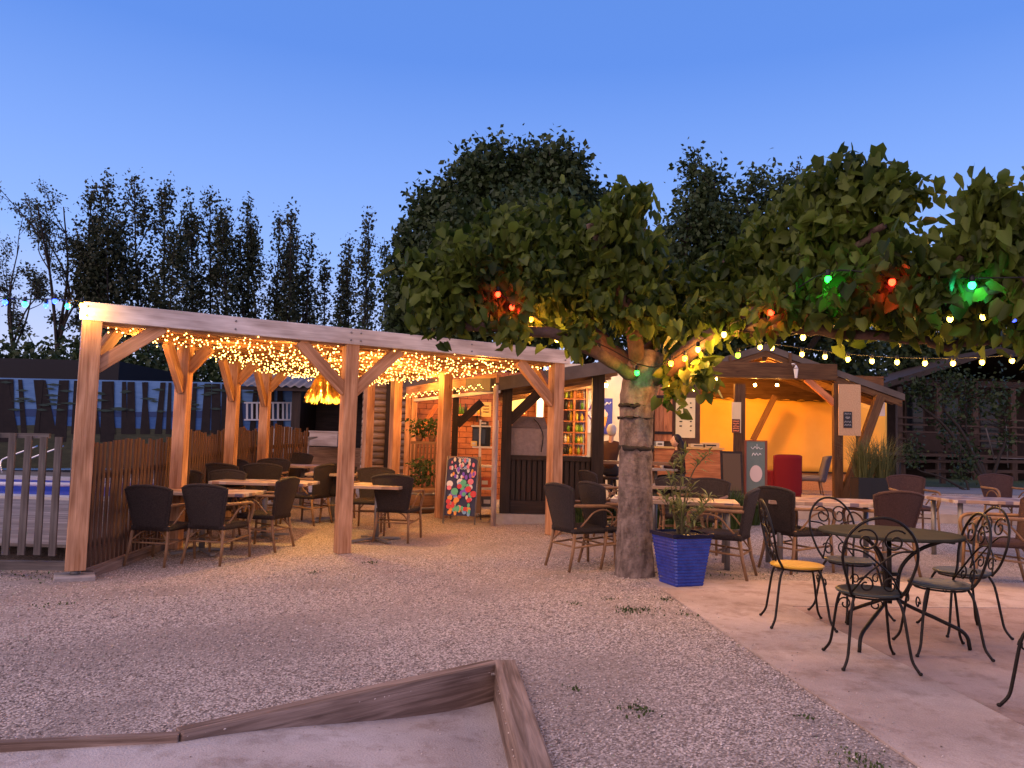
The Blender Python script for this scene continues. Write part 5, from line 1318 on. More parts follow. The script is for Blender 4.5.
# furniture in the pavilion
M_red = mat('dark red upholstery', (.20, .006, .006), .8, bump=.3, bscale=150); M_gup = mat('grey upholstery', (.13, .12, .135), .85, bump=.3, bscale=150)
def lounge(name, label, loc, rz, mt, hh, wd):
    t = thing(name, label, 'armchair', loc, R(rz))
    m = MB(); m.grid(lambda u, v: ((u - .5) * wd * (1 + .1 * v), -.28 - .14 * v + .12 * (2 * u - 1) ** 2, lin(.30, hh - .03 * (2 * u - 1) ** 4, v)), 12, 8, thick=(0, -.06, 0)); m.build('backrest', mt, t, world=False)
    m = MB(); m.grid(lambda u, v: ((u - .5) * wd * .98, lin(-.29, .30, v), .45 - .03 * abs(2 * v - 1) ** 5 - .03 * abs(2 * u - 1) ** 5), 10, 8, thick=(0, 0, -.11)); m.build('seat', mt, t, world=False)
    for sx in (-1, 1):
        for sy in (-1, 1): m = MB(); m.tube([(sx * .2, sy * .2, .35), (sx * .25, sy * .26, 0)], [.022, .013], 8); m.build('leg', M_cane, t, world=False)
    return t
q = at(808, 495, 17.9); lounge('lounge_chair', 'grey upholstered chair with wooden legs turned left in front of the glowing wall', (q.x + .05, 17.9, DK), 74, M_gup, .90, .5)
q = at(780, 490, 16.0); t = thing('lounge_chair', 'dark red high-backed armchair seen from behind beside the chalk board', 'armchair', (q.x, 15.9, DK), R(4))
m = MB(); m.grid(lambda u, v: ((u - .5) * .56, -.30 - .04 * v + .10 * (2 * u - 1) ** 2, lin(.06, .92 - .03 * abs(2 * u - 1) ** 5, v)), 14, 10, thick=(0, -.10, 0)); m.build('backrest', M_red, t, world=False)
m = MB(); m.box((0, 0, .30), (.50, .54, .24)); m.build('seat', M_red, t, world=False, bevel=.03)
for s in (-1, 1): m = MB(); m.box((s * .28, .0, .36), (.09, .52, .46)); m.build('arm', M_red, t, world=False, bevel=.03)
for sx in (-1, 1):
    for sy in (-1, 1): m = MB(); m.tube([(sx * .24, sy * .22, .2), (sx * .25, sy * .24, 0)], .018, 8); m.build('leg', M_dark, t, world=False)
# chalk board on legs
YCB = 14.3; a_, b_ = at(745.5, 440, YCB), at(766, 482, YCB)
cb = thing('chalk_board', 'green chalk menu board with a pale shell shape painted at its foot', 'chalk board', (a_.x, YCB, DK))
m = MB(); m.box2((a_.x + .02, YCB, DK + .15), (b_.x - .02, YCB + .02, a_.z - .02)); m.build('board', mat('grey green board', (.12, .16, .14), .7, col2=(.15, .19, .165), nscale=6), cb)
m = MB()
for lo, hi in (((a_.x - .01, YCB - .012, DK + .12), (a_.x + .018, YCB + .03, a_.z)), ((b_.x - .018, YCB - .012, DK + .12), (b_.x + .02, YCB + .03, a_.z)), ((a_.x + .02, YCB - .012, a_.z - .018), (b_.x - .02, YCB + .03, a_.z + .001))): m.box2(lo, hi)
m.build('frame', mat('red brown frame', (.20, .05, .03), .5), cb)
for x in (a_.x + .03, b_.x - .03): m = MB(); m.box2((x - .015, YCB + .031, DK), (x + .015, YCB + .06, DK + .3)); m.build('leg', M_dark, cb)
m = MB(); yy = YCB - .006
m.tube(smooth_path([at(751, 447, yy), at(753, 449, yy), at(755, 446.5, yy), at(757, 449, yy), at(758.5, 447, yy), at(760, 449, yy), at(762.5, 448.5, yy)], 3), .006, 4); m.tube([at(757, 444, yy), at(757, 449, yy)], .005, 4)
m.tube(smooth_path([at(752, 456, yy), at(753.5, 453, yy), at(755, 455.5, yy), at(756.5, 453, yy), at(758, 455.5, yy), at(760, 453.5, yy), at(761, 455, yy)], 3), .007, 4)
m.build('lettering', M_whitep, cb)
m = MB(); q = at(756, 472, YCB - .004); m.prism([q + Vector((.115 * math.cos(a * PI / 10), 0, .155 * math.sin(a * PI / 10) - .03)) for a in range(20)], (0, -.004, 0)); m.build('painted_shell', mat('pale pink paint', (.62, .48, .42), .6), cb)
# dark framed screen left of it
YF = 14.0; a_, b_ = at(722, 451, YF), at(744, 479, YF)
fs_ = thing('framed_board', 'dark framed leaning board left of the chalk board', 'board', (a_.x, YF, DK)); m = MB(); m.prism([(a_.x, YF, DK + .1), (b_.x, YF, DK + .1), (b_.x, YF + .12, a_.z), (a_.x, YF + .12, a_.z)], (0, .02, 0)); m.build('frame', M_dark, fs_)
m = MB(); m.prism([(a_.x + .04, YF - .004 + .02, DK + .25), (b_.x - .04, YF - .004 + .02, DK + .25), (b_.x - .04, YF + .112, a_.z - .04), (a_.x + .04, YF + .112, a_.z - .04)], (0, -.006, 0)); m.build('board', mat('brown board', (.09, .05, .02), .4), fs_)
for x in (a_.x + .03, b_.x - .03): m = MB(); m.box2((x - .015, YF - .01, DK), (x + .015, YF + .02, DK + .12)); m.build('leg', M_dark, fs_)
# counter with boxes behind the woman
ct = thing('bar_counter', 'long orange-lit counter under the menu board in the pavilion', 'counter', (3.8, 15.9, DK))
a_, b_ = at(652, 446, 16.0), at(722, 446, 16.0); m = MB(); m.box2((a_.x, 15.8, a_.z - .04), (b_.x, 16.25, a_.z)); m.build('worktop', mat('ochre counter top', (.6, .36, .12), .5), ct); m = MB(); m.box2((a_.x + .03, 15.85, DK), (b_.x - .03, 16.22, a_.z - .043)); m.build('front_panel', M_oran, ct)
for i, (px_, w_, h_, lb, cl) in enumerate(((697, .30, .07, 'flat pale box on the counter right of the woman', (.62, .45, .25)), (710, .34, .10, 'pale crate at the right end of the pavilion counter', (.60, .40, .2)), (659, .16, .10, 'white box on the counter beside the tree trunk', (.7, .62, .5)))):
    q = at(px_, 446, 16.0); t = thing('carton', lb, 'box', (q.x, 16.0, a_.z)); m = MB(); m.box2((q.x - w_ / 2, 15.9, a_.z), (q.x + w_ / 2, 16.15, a_.z + h_)); m.build('body', mat(lb, cl, .7), t, bevel=.004); m = MB(); m.box2((q.x - w_ * .3, 15.895, a_.z + h_ * .3), (q.x + w_ * .3, 15.899, a_.z + h_ * .6)); m.build('printed_label', M_dark, t)

# ------------------------------------------------------------------ people
M_skin = mat('skin', (.50, .28, .19), .55); M_hair = mat('long dark hair', (.018, .010, .007), .5); M_whair = mat('short grey hair', (.50, .47, .44), .7)
def skinned(name, J, E, root, mt, sub=2):
    me = bpy.data.meshes.new(name); ks = list(J); me.from_pydata([J[k][:3] for k in ks], [(ks.index(a), ks.index(b)) for a, b in E], [])
    o = bpy.data.objects.new(name, me); C.objects.link(o)
    md = o.modifiers.new('skin', 'SKIN'); md.use_smooth_shade = True; sv = me.skin_vertices[0].data
    for i, k in enumerate(ks): r = J[k][3]; sv[i].radius = (r, J[k][4] if len(J[k]) > 4 else r)
    sv[0].use_root = True
    s2 = o.modifiers.new('sub', 'SUBSURF'); s2.levels = s2.render_levels = sub
    dg = bpy.context.evaluated_depsgraph_get(); me2 = bpy.data.meshes.new_from_object(o.evaluated_get(dg))
    o.modifiers.clear(); o.data = me2; me2.materials.clear(); me2.materials.append(mt); o.parent = root
    for p_ in me2.polygons: p_.use_smooth = True
    return o
def seated(label, loc, rz, shirt, trousers, hair_long):
    t = thing('person', label, 'person', loc, R(rz))       # loc: on the floor under the hips, facing +Y; hips at .50
    h = .50
    J = {'pel': (0, 0, h + .03, .125, .10), 'waist': (0, .02, h + .18, .115, .09), 'chest': (0, .05, h + .38, .12, .08), 'neckb': (0, .06, h + .53, .06, .05), 'neck': (0, .08, h + .66, .05, .05)}
    E = [('pel', 'waist'), ('waist', 'chest'), ('chest', 'neckb'), ('neckb', 'neck')]
    T = {'pel': J['pel']}; TE = []
    for s, n in ((-1, 'l'), (1, 'r')):
        J.update({n + 'sh': (s * .17, .055, h + .46, .055), n + 'el': (s * .22, .16, h + .22, .042), n + 'wr': (s * .13, .36, h + .25, .028), n + 'ha': (s * .10, .42, h + .26, .032, .018)})
        E += [('chest', n + 'sh'), (n + 'sh', n + 'el'), (n + 'el', n + 'wr'), (n + 'wr', n + 'ha')]
        for k, (fx, fl) in enumerate(((-.022, .065), (-.007, .075), (.008, .07), (.022, .055))):
            J[n + 'f%d' % k] = (s * .10 + fx, .42 + .035 + .0, h + .262, .009); J[n + 'g%d' % k] = (s * .10 + fx * 1.1, .42 + fl + .02, h + .250, .0075)
            E += [(n + 'ha', n + 'f%d' % k), (n + 'f%d' % k, n + 'g%d' % k)]
        J[n + 'th'] = (s * .07, .44, h + .275, .009); E.append((n + 'ha', n + 'th'))
        J.update({n + 'hip': (s * .09, .04, h + .0, .09), n + 'kn': (s * .12, .44, h + .01, .06), n + 'an': (s * .12, .44, .09, .038), n + 'to': (s * .13, .60, .035, .038, .03)})
        E += [('pel', n + 'hip'), (n + 'hip', n + 'kn'), (n + 'kn', n + 'an'), (n + 'an', n + 'to')]
    # head: grown on the neck as part of the same figure, with nose and chin
    hc = Vector((0, .095, h + .72))
    JB = dict(J)
    for k in ('pel', 'waist', 'chest'): JB[k] = (*J[k][:3], J[k][3] * .7, J[k][4] * .7)
    JB['neckb'] = (0, .06, h + .50, .048, .045)
    body = skinned('body', JB, E, t, M_skin, 1)
    m = MB(); m.ball(hc, .1, 20, 14, (.78, .95, 1.18))
    for v in m.v:
        d = v - hc
        if d.y > .06 and abs(d.x) < .02 and -.035 < d.z < .012: v.y += .022
        if d.z < -.07: v.x *= .85; v.y += .012
        if d.y > .05 and .012 < d.z < .035 and .02 < abs(d.x) < .05: v.y -= .010
    hd = m.build('head', M_skin, t, world=False)
    bm = bmesh.new(); bm.from_mesh(body.data); bm.from_mesh(hd.data); bm.to_mesh(body.data); bm.free(); bpy.data.objects.remove(hd)
    for p_ in body.data.polygons: p_.use_smooth = True
    m = MB()
    for s in (-1, 1): m.ball(hc + Vector((s * .03, .083, .018)), .009, 8, 5)
    m.build('eyes', M_black, t, world=False)
    m = MB(); m.ball(hc + Vector((0, -.016, .022)), .1, 18, 12, (.86, .93, 1.12))
    for v in m.v:
        d = v - hc
        if d.y > .045 and d.z < .055: v.y = hc.y + .045
    if hair_long:
        m.tube(smooth_path([hc + Vector((0, -.05, .02)), hc + Vector((0, -.085, -.10)), hc + Vector((0, -.10, -.24)), hc + Vector((0, -.10, -.36))], 4), [.075, .078, .08, .082, .085, .088, .09, .09, .088, .082, .07, .055, .03][:13], 12)
    m.build('hair', M_hair if hair_long else M_whair, t, world=False)
    up = {k: J[k] for k in J if k in ('pel', 'waist', 'chest', 'neckb', 'lsh', 'rsh', 'lel', 'rel', 'lwr', 'rwr')}
    up = {k: (*v[:3], v[3] + .018, (v[4] if len(v) > 4 else v[3]) + .018) for k, v in up.items()}
    up['neckb'] = (0, .066, h + .56, .072, .064); up['chest'] = (0, .045, h + .39, .165, .125); up['waist'] = (0, .02, h + .18, .14, .12); up['pel'] = (0, 0, h + .02, .15, .13)
    skinned('jacket', up, [e_ for e_ in E if e_[0] in up and e_[1] in up], t, shirt, 1)
    lo_ = {k: J[k] for k in J if k in ('pel', 'waist') or k[1:] in ('hip', 'kn', 'an')}; lo_['pel'] = (0, .0, h + .02, .085, .085); lo_['waist'] = (0, .01, h + .14, .105, .085); lo_ = {k: (*v[:3], v[3] + .012, (v[4] if len(v) > 4 else v[3]) + .012) for k, v in lo_.items()}
    skinned('trousers', lo_, [e_ for e_ in E if e_[0] in lo_ and e_[1] in lo_], t, trousers, 2)
    m = MB()
    for s in (-1, 1): m.ball((s * .127, .53, .04), .05, 12, 8, (.95, 2.0, .85))
    m.build('shoes', M_black, t, world=False)
    return t
q = at(677, 440, 14.6)
seated('woman with long dark hair in a dark jacket seated facing left under the menu board', (q.x + .08, 14.6, q.z - 1.24), 90, mat('dark jacket', (.03, .012, .014), .8), mat('dark trousers', (.02, .02, .03), .8), True)
wz = q.z - 1.24
def seat_under(x, y, z, deg, label, h=.5):
    t = thing('bar_stool', label, 'stool', (x, y, DK)); hh = z + h - .09 - DK
    m = MB(); m.lathe([(.001, hh - .05), (.19, hh - .05), (.20, hh - .02), (.18, hh), (.001, hh)], seg=20); m.build('seat', M_dark, t, world=False)
    for a in (45, 135, 225, 315): c, s = math.cos(R(a)), math.sin(R(a)); m = MB(); m.tube([(c * .13, s * .13, hh - .04), (c * .19, s * .19, 0)], .015, 7); m.build('leg', M_dark, t, world=False)
    return t
seat_under(q.x + .08, 14.6, wz, 0, 'dark round stool under the woman with long hair')
m_ = at(609.5, 430, 13.9)
seated('person with short white hair and brown jacket seated just left of the tree trunk', (m_.x, 13.8, m_.z - 1.24), -25, mat('brown jacket', (.06, .025, .015), .8), mat('dark trousers', (.02, .02, .03), .8), False)
seat_under(m_.x, 13.8, m_.z - 1.24, 0, 'dark round stool under the person with white hair')
tw = make_table('side_table', 'small table with a grey top in front of the woman by the tree trunk', .7, .6, H=wz + .70 - DK, tm=mat('grey table top', (.30, .25, .22), .5)); q2 = at(661, 460, 14.5); tw.location = (q2.x - .1, 14.5, DK)
m = MB(); m.lathe([(.03, 0), (.036, .12), (.033, .12), (.028, .01), (.001, .01)], c=(q2.x - .0, 14.4, wz + .70), seg=12); tag(m.build('drinking_glass', mat('pale glass', (.65, .55, .45), .15)), 'pale drinking glass on the small table in front of the woman', 'glass')

# ------------------------------------------------------------------ chalet with veranda on the right
YC = 31.0
ch = thing('chalet', 'dark brown chalet with a deep veranda and wooden railing beyond the lawn', 'chalet', (17, YC, .3)); 
VC = lambda px, py, y=YC: at(px, py, y)
M_ch = mat('dark brown cladding', (.022, .012, .008), .8, col2=(.036, .02, .014), nscale=4); M_chr2 = mat('brown roof sheets', (.028, .02, .016), .7, col2=(.045, .032, .025), nscale=5)
x0, x1 = VC(893, 400).x, VC(1120, 400).x
m = MB(); m.box2((x0 + .3, YC + 2.4, .3), (x1, YC + 7, VC(950, 372).z)); m.build('wall', M_ch, ch)
pr = VC(1000, 352, YC - .6)
m = MB(); m.prism([VC(880, 390, YC - .6), pr, VC(1140, 392, YC - .6), VC(1140, 387, YC - .6), pr + Vector((0, 0, .22)), VC(880, 384, YC - .6)], (0, 8, 0)); m.build('roof', M_chr2, ch)
m = MB(); m.box2((x0, YC - .3, VC(950, 387).z), (x1, YC - .15, VC(950, 381).z)); m.build('beam', M_ch, ch)
M_chp = wood('chalet post', (.045, .027, .018), (.085, .05, .035), knots=False)
for px_ in (897, 936, 972, 1010, 1050):
    q = VC(px_, 440); m = MB(); m.box2((q.x - .1, YC - .28, .3), (q.x + .1, YC - .1, VC(px_, 387).z)); m.build('post', M_chp, ch)
m = MB(); m.box2((x0, YC - .4, VC(950, 457).z), (x1, YC + 2.4, VC(950, 454).z)); m.build('veranda_floor', M_chp, ch)
for y in (419, 426, 433, 440): m = MB(); m.box2((x0, YC - .34, VC(950, y + .8).z), (x1, YC - .30, VC(950, y - .8).z)); m.build('rail', M_chp, ch)
m = MB(); m.box2((VC(902, 434).x, YC - .39, VC(950, 452).z), (VC(938, 434).x, YC - .345, VC(950, 434.5).z)); m.box2((VC(940, 434).x, YC - .39, VC(950, 452).z), (VC(972, 434).x, YC - .345, VC(950, 436).z)); m.build('railing_board', M_ch, ch)
for a_, b_ in ((905, 925), (942, 960), (978, 1000)):
    m = MB(); m.box2((VC(a_, 400, YC + 2.3).x, YC + 2.33, VC(950, 448).z), (VC(b_, 400, YC + 2.3).x, YC + 2.39, VC(950, 392).z)); wf = m.build('window', M_chp, ch)
    m = MB(); m.box2((VC(a_ + 2, 400, YC + 2.3).x, YC + 2.31, VC(950, 446).z), (VC(b_ - 2, 400, YC + 2.3).x, YC + 2.326, VC(950, 394).z)); m.build('pane', mat('dark window glass', (.01, .012, .016), .08), wf)
lt = thing('folding_ladder', 'pale folding trestle leaning by the chalet railing', 'ladder', VC(990, 470, 28))
for a_, b_ in (((985, 425), (995, 462)), ((1006, 425), (1008, 468))): m = MB(); m.tube([VC(*a_, 28), VC(*b_, 28)], .025, 5); m.build('upright', M_grey, lt)
m = MB(); m.tube([VC(990, 443, 28), VC(1007, 444, 28)], .02, 5); m.tube([VC(993, 458, 28), VC(1030, 459, 28)], .02, 5); m.build('rung', M_grey, lt)
# lawn, path, low rail fence
M_lawn = mat('dark lawn', (.025, .04, .014), .9, col2=(.045, .065, .025), nscale=1.5, bump=.6, bscale=30)
sheet('lawn', [(9.3, 23.5), (70, 23.5), (90, 60), (9.3, 60)], M_lawn, .012, 4)
sheet('path', [(9.0, 19.8), (60, 20.4), (60, 23.4), (9.0, 23.2)], mat('grey asphalt path', (.15, .15, .165), .85, col2=(.19, .19, .20), nscale=3), .008, 2)
rf = thing('rail_fence', 'low dark wooden rail fence along the lawn in front of the chalet', 'fence', at(960, 470, 26))
for y, (xa_, xb_) in ((461, (895, 1060)), (471, (925, 1060))):
    m = MB(); m.beam(at(xa_, y, 26), at(xb_, y + 1, 26), .08, .10); m.build('rail', M_chp, rf)
for px_ in (903, 943, 985, 1030): q = at(px_, 470, 26.1); m = MB(); m.box2((q.x - .08, 26.08, G(q.x, 26) - .1), (q.x + .08, 26.2, at(px_, 457, 26.1).z)); m.build('post', M_chp, rf)
# rush planters beside the pavilion
M_rush = leafmat('rush blade', (.07, .085, .03), (.14, .15, .06), .2)
M_gr2 = leafmat('fine green blade', (.03, .06, .018), (.08, .12, .035), .3)
def blades(name, root, c, n, h0, spread, base, mt, wd=.006, seed=1, lean=.5):
    rs = random.Random(seed); m = MB()
    for i in range(n):
        a = rs.uniform(0, 2 * PI); r0 = base * math.sqrt(rs.random()); b_ = c + Vector((r0 * math.cos(a), r0 * math.sin(a), 0)); a += rs.gauss(0, .6)
        h_ = h0 * rs.uniform(.5, 1); o_ = spread * rs.uniform(.1, 1); d = Vector((math.cos(a), math.sin(a), 0)); sd_ = Vector((-math.sin(a), math.cos(a), 0)) * wd
        p1 = b_ + d * o_ * .3 + Vector((0, 0, h_ * .6)); p2 = b_ + d * o_ + Vector((0, 0, h_ * (1 - lean * o_ / max(spread, .01) * .5)))
        k = len(m.v); m.v += [b_ - sd_, b_ + sd_, p1 + sd_, p1 - sd_, p2]; m.face((k, k + 1, k + 2, k + 3)); m.face((k + 3, k + 2, k + 4))
    return m.build(name, mt, root)
for px_, lb in ((864, 'square black planter of tall rushes beside the pavilion strut, the left one'), (883, 'square black planter of tall rushes beside the pavilion, the right one')):
    q = at(px_, 494, 15.8); gz = G(q.x, 15.8); t = thing('rush_planter', lb, 'planter', (q.x, 15.8, gz))
    m = MB(); m.box2((q.x - .2, 15.6, gz), (q.x + .2, 16.0, gz + .55)); m.build('pot', M_black, t, bevel=.01)
    blades('foliage', t, Vector((q.x, 15.8, gz + .5)), 210, 1.15, .75, .17, M_rush, .006, int(px_))
# ------------------------------------------------------------------ planting in front of the pavilion
for i, (px_, py_, Y, n, h_, sp, lb) in enumerate(((668, 502, 11.6, 330, .75, .35, 'green grassy shrub between the tree trunk and the oleander, behind the table'), (700, 500, 11.9, 300, .7, .35, 'green grassy shrub behind the oleander stems'), (728, 505, 11.8, 480, .72, .40, 'bright green bushy clump left of the chalk board'), (748, 500, 12.3, 260, .6, .3, 'low green clump at the foot of the chalk board'), (583, 505, 11.0, 200, .5, .3, 'small dark green clump in front of the slatted bar panel'), (604, 505, 11.3, 200, .55, .3, 'dark green clump at the foot of the right bar post'))):
    q = at(px_, py_, Y); g_ = G(q.x, Y); t = thing('garden_shrub', lb, 'shrub', (q.x, Y, g_))
    blades('foliage', t, Vector((q.x, Y, g_)), n, h_, sp, .18, M_gr2, .009, 40 + i)
    m = MB(); m.tube([(q.x, Y, g_ - .02), (q.x, Y, g_ + h_ * .5)], [.02, .008], 5); m.build('stem', mat('green brown stem', (.1, .08, .035), .7), t)
q = at(424, 461, 13.4); t = thing('potted_plant', 'leafy dark plant in the half barrel by the veranda railing', 'potted plant', (q.x, 13.3, q.z - .3))
bl_ = brl.location + Vector((0, 0, .36)); t.location = bl_
rs = np.random.RandomState(4); pts = np.array(bl_) + np.column_stack([rs.normal(0, .13, 260), rs.normal(0, .13, 260), rs.uniform(.1, .55, 260)])
lf = leaves('foliage', pts - np.array(bl_), .075, M_gr2, parent=t, seed=5); m = MB(); m.tube([(0, 0, 0), (0, 0, .35)], .012, 5); m.build('stem', mat('green brown stem', (.1, .08, .035), .7), t, world=False)
for px_, lb in ((419, 'dark bushy plant on the railing under the log wall, the left one'), (432, 'dark bushy plant on the railing beside the pergola post, the right one')):
    q = at(px_, 442, 13.75); t = thing('potted_plant', lb, 'potted plant', q); m = MB(); m.lathe([(.05, 0), (.075, .12), (.06, .12), (.001, .11)], seg=12); m.build('pot', M_mid, t, world=False)
    pts = np.column_stack([rs.normal(0, .11, 170), rs.normal(0, .1, 170), rs.uniform(.12, .42, 170)]); leaves('foliage', pts, .07, M_gr2, parent=t, seed=int(px_))

# ------------------------------------------------------------------ trees
M_bark = mat('grey brown bark', (.07, .05, .04), .9, col2=(.27, .205, .175), nscale=7, stretch=(1.6, 1.6, .9), bump=1, bscale=24, mix=.5)
M_barkp = mat('pinkish smooth bark', (.055, .034, .026), .85, col2=(.13, .082, .062), nscale=8, bump=.5, bscale=40)
M_bkd = mat('dark bark', (.03, .024, .02), .9)
M_mul = leafmat('mulberry leaf', (.020, .040, .006), (.135, .18, .028), .5, .45)
M_dkl = leafmat('dark green leaf', (.016, .032, .012), (.042, .068, .022), .15)
M_pop = leafmat('poplar leaf', (.018, .026, .012), (.042, .052, .024), .15)
tr = thing('mulberry_tree', 'spreading mulberry with big drooping leaves whose pale mottled trunk stands between the tables', 'tree', gp(633, 578))
def limb(pts, r0, r1, mt=M_barkp, nm='limb', seg=10, wob=.02):
    P = smooth_path([at(*p) for p in pts], 6); n = len(P); rs = random.Random(len(P) + int(pts[0][0]))
    P = [p + Vector((rs.gauss(0, wob), rs.gauss(0, wob), rs.gauss(0, wob * .6))) * (0 if i in (0,) else 1) for i, p in enumerate(P)]
    m = MB(); m.tube(P, [lin(r0, r1, (i / (n - 1)) ** .8) * (1 + rs.uniform(-.06, .1)) for i in range(n)], seg); return m.build(nm, mt, tr)
TY = tr.location.y + .16
m = MB(); n = 34; pts = []; rad = []
kp = [(634, 592, .27), (634, 580, .205), (634, 540, .168), (635, 500, .162), (636, 455, .165), (637, 420, .165), (640, 392, .18), (646, 368, .20), (650, 352, .15)]
P = smooth_path([at(a, b, TY) for a, b, r in kp], 5)
rr = []
for i in range(len(P)):
    t_ = i / 5; k = min(int(t_), len(kp) - 2); f = t_ - k; rr.append(lin(kp[k][2], kp[k + 1][2], f))
m.tube(P, rr, 28)
rs = random.Random(9)
for i, v in enumerate(m.v):
    ring = i // 28; k = i % 28; c = P[min(ring, len(P) - 1)]
    d = v - c; f = .05 * math.sin(k * 2 * PI / 28 * 3 + ring * .13) + .035 * math.sin(k * 2 * PI / 28 * 7 - ring * .3) + rs.gauss(0, .018) + (.10 * math.sin(k * 2 * PI / 28 * 5) if ring < 4 else 0)
    m.v[i] = c + d * (1 + f)
m.build('trunk', M_bark, tr)
for yy_, hh_ in ((448, .04), (406, .022), (418, .010)):
    q = at(636, yy_, TY); m = MB(); q2 = at(637, yy_ - 1, TY)
    m.lathe([(.16, -hh_ / 2), (.176, -hh_ / 2), (.179, 0), (.175, hh_ / 2), (.16, hh_ / 2)], c=q, seg=30); m.v = [v + (v - q).normalized() * rnd.gauss(0, .006) + Vector((0, 0, rnd.gauss(0, .009))) for v in m.v]
    m.build('tie_band', M_bkd, tr)
limb([(642, 385, TY), (633, 325, 7.5), (606, 262, 7.3), (590, 225, 7.2)], .095, .035)
limb([(638, 380, TY), (595, 352, 7.2), (535, 330, 7.1), (452, 326, 7.0)], .07, .04)
limb([(636, 372, TY), (585, 325, 7.9), (545, 290, 8.0), (535, 245, 8.1)], .09, .04)
limb([(640, 370, TY), (660, 320, 8.2), (655, 260, 8.4), (640, 215, 8.5)], .08, .03)
limb([(648, 382, TY), (690, 352, 7.2), (728, 326, 6.8), (762, 300, 6.6), (812, 250, 6.3), (850, 205, 6.1)], .105, .025)
limb([(728, 326, 6.8), (790, 290, 6.3), (838, 262, 6.0), (882, 228, 5.8)], .06, .025)
limb([(728, 326, 6.8), (800, 318, 6.3), (862, 294, 5.8), (925, 278, 5.5), (972, 252, 5.3), (1012, 205, 5.2)], .062, .022)
limb([(720, 330, 6.9), (790, 330, 6.6), (880, 335, 6.2), (960, 345, 5.9), (1060, 330, 5.6)], .06, .02)
limb([(740, 318, 6.8), (735, 285, 7.2), (720, 255, 7.4)], .05, .02)
limb([(925, 278, 5.5), (1000, 290, 5.2), (1060, 260, 5.0)], .05, .02)
LC = []
def clump(px, py, Y, rx, ry, n, rz=None):
    c = at(px, py, Y); s = Y / 769; a, b_ = rx * s, ry * s; dd = rz or (a + b_) / 2 * .8
    n = int(n * 1.1); k = max(6, n // 13)
    sub = nrs.normal(size=(k, 3)); sub /= np.linalg.norm(sub, axis=1)[:, None]; sub *= nrs.uniform(.45, 1, (k, 1)) ** .6
    # each sub clump is the tuft of leaves at the end of one shoot
    for q in sub:
        cc = np.array(c) + q * np.array([a, dd, b_]); m_ = nrs.randint(8, 18); LC.append(cc + nrs.normal(size=(m_, 3)) * np.array([.07, .07, .08]))
for a in ((612, 305, 7.2, 24, 16, 90), (640, 318, 7.1, 20, 16, 60), (575, 330, 7.0, 20, 8, 30), (655, 300, 7.2, 20, 20, 90), (500, 318, 6.9, 40, 10, 100), (780, 300, 6.1, 26, 16, 130), (840, 300, 5.7, 30, 18, 160), (900, 265, 5.4, 26, 16, 120), (940, 290, 5.2, 26, 16, 120), (700, 325, 6.6, 18, 12, 60),
          (425, 285, 7.0, 22, 28, 160), (465, 270, 7.1, 34, 40, 420), (440, 315, 6.9, 30, 14, 120), (505, 240, 7.6, 40, 36, 480), (515, 290, 7.2, 45, 34, 440), (545, 225, 8.0, 36, 28, 300), (560, 275, 7.6, 45, 42, 560), (575, 308, 7.8, 36, 22, 200), (612, 240, 7.3, 40, 38, 520), (628, 205, 7.3, 22, 20, 120), (640, 275, 7.8, 38, 40, 480), (672, 300, 7.9, 30, 36, 300), (655, 325, 7.9, 30, 16, 120), (690, 335, 7.6, 24, 20, 130), (610, 280, 7.4, 34, 26, 180), (585, 250, 7.9, 40, 35, 380),
          (720, 290, 7.2, 32, 34, 360), (755, 262, 7.0, 36, 36, 430), (745, 310, 6.7, 36, 24, 260), (795, 235, 6.6, 36, 40, 430), (830, 195, 6.3, 34, 28, 340), (862, 182, 6.1, 28, 18, 160), (800, 285, 6.4, 40, 34, 400), (840, 235, 6.1, 40, 36, 430), (885, 205, 5.9, 26, 28, 170), (850, 280, 6.0, 36, 30, 300), (905, 192, 5.9, 18, 22, 90), (885, 255, 5.9, 34, 28, 260), (860, 312, 6.3, 50, 16, 200), (920, 306, 6.0, 45, 20, 240), (900, 285, 5.7, 34, 24, 220), (965, 310, 5.7, 42, 20, 240), (1010, 306, 5.5, 30, 24, 200), (975, 245, 5.3, 28, 30, 240), (1005, 215, 5.2, 24, 28, 170), (985, 195, 5.2, 10, 12, 30), (1010, 265, 5.3, 26, 24, 170), (940, 262, 5.6, 20, 18, 80), (1035, 300, 5.2, 30, 60, 300), (673, 385, 7.4, 12, 16, 40), (705, 370, 7.0, 10, 10, 16)):
    clump(*a)
allL = np.concatenate(LC)
BL = [(498, 293, 7.0), (512, 306, 7.1), (531, 318, 7.2), (557, 338, 7.3), (599, 349, 7.35), (637, 371, 7.3), (671, 362, 7.1), (685, 357, 7.0), (698, 348, 6.9), (724, 333, 6.6), (771, 311, 6.2), (828, 277, 5.7), (892, 280, 5.5), (972, 283, 5.2),
      (738, 354, 7.2), (803, 336, 6.9), (832, 329, 6.8), (862, 330, 6.7), (950, 317, 6.5), (983, 315, 6.4), (1014, 317, 6.3)] + [(x, y, 8.1) for x, y in ((760, 346), (772, 346), (802, 353), (825, 355), (848, 358), (872, 360), (897, 361), (925, 362), (953, 362), (982, 361), (1012, 359))]
keep = np.ones(len(allL), bool)      # the leaves are cut away round the bulbs
for px_, py_, Y in BL:
    q = np.array(at(px_, py_, Y)); keep &= np.linalg.norm(allL - q, axis=1) > .10
    a_ = np.array(cam_pos); d = (q - a_); Ld = np.linalg.norm(d); d /= Ld; v = allL - a_; tpar = v @ d; perp = np.linalg.norm(v - tpar[:, None] * d, axis=1)
    keep &= ~((tpar < Ld) & (perp < .085))
allL = allL[keep]; cen = allL - np.array([0, 0, 0])
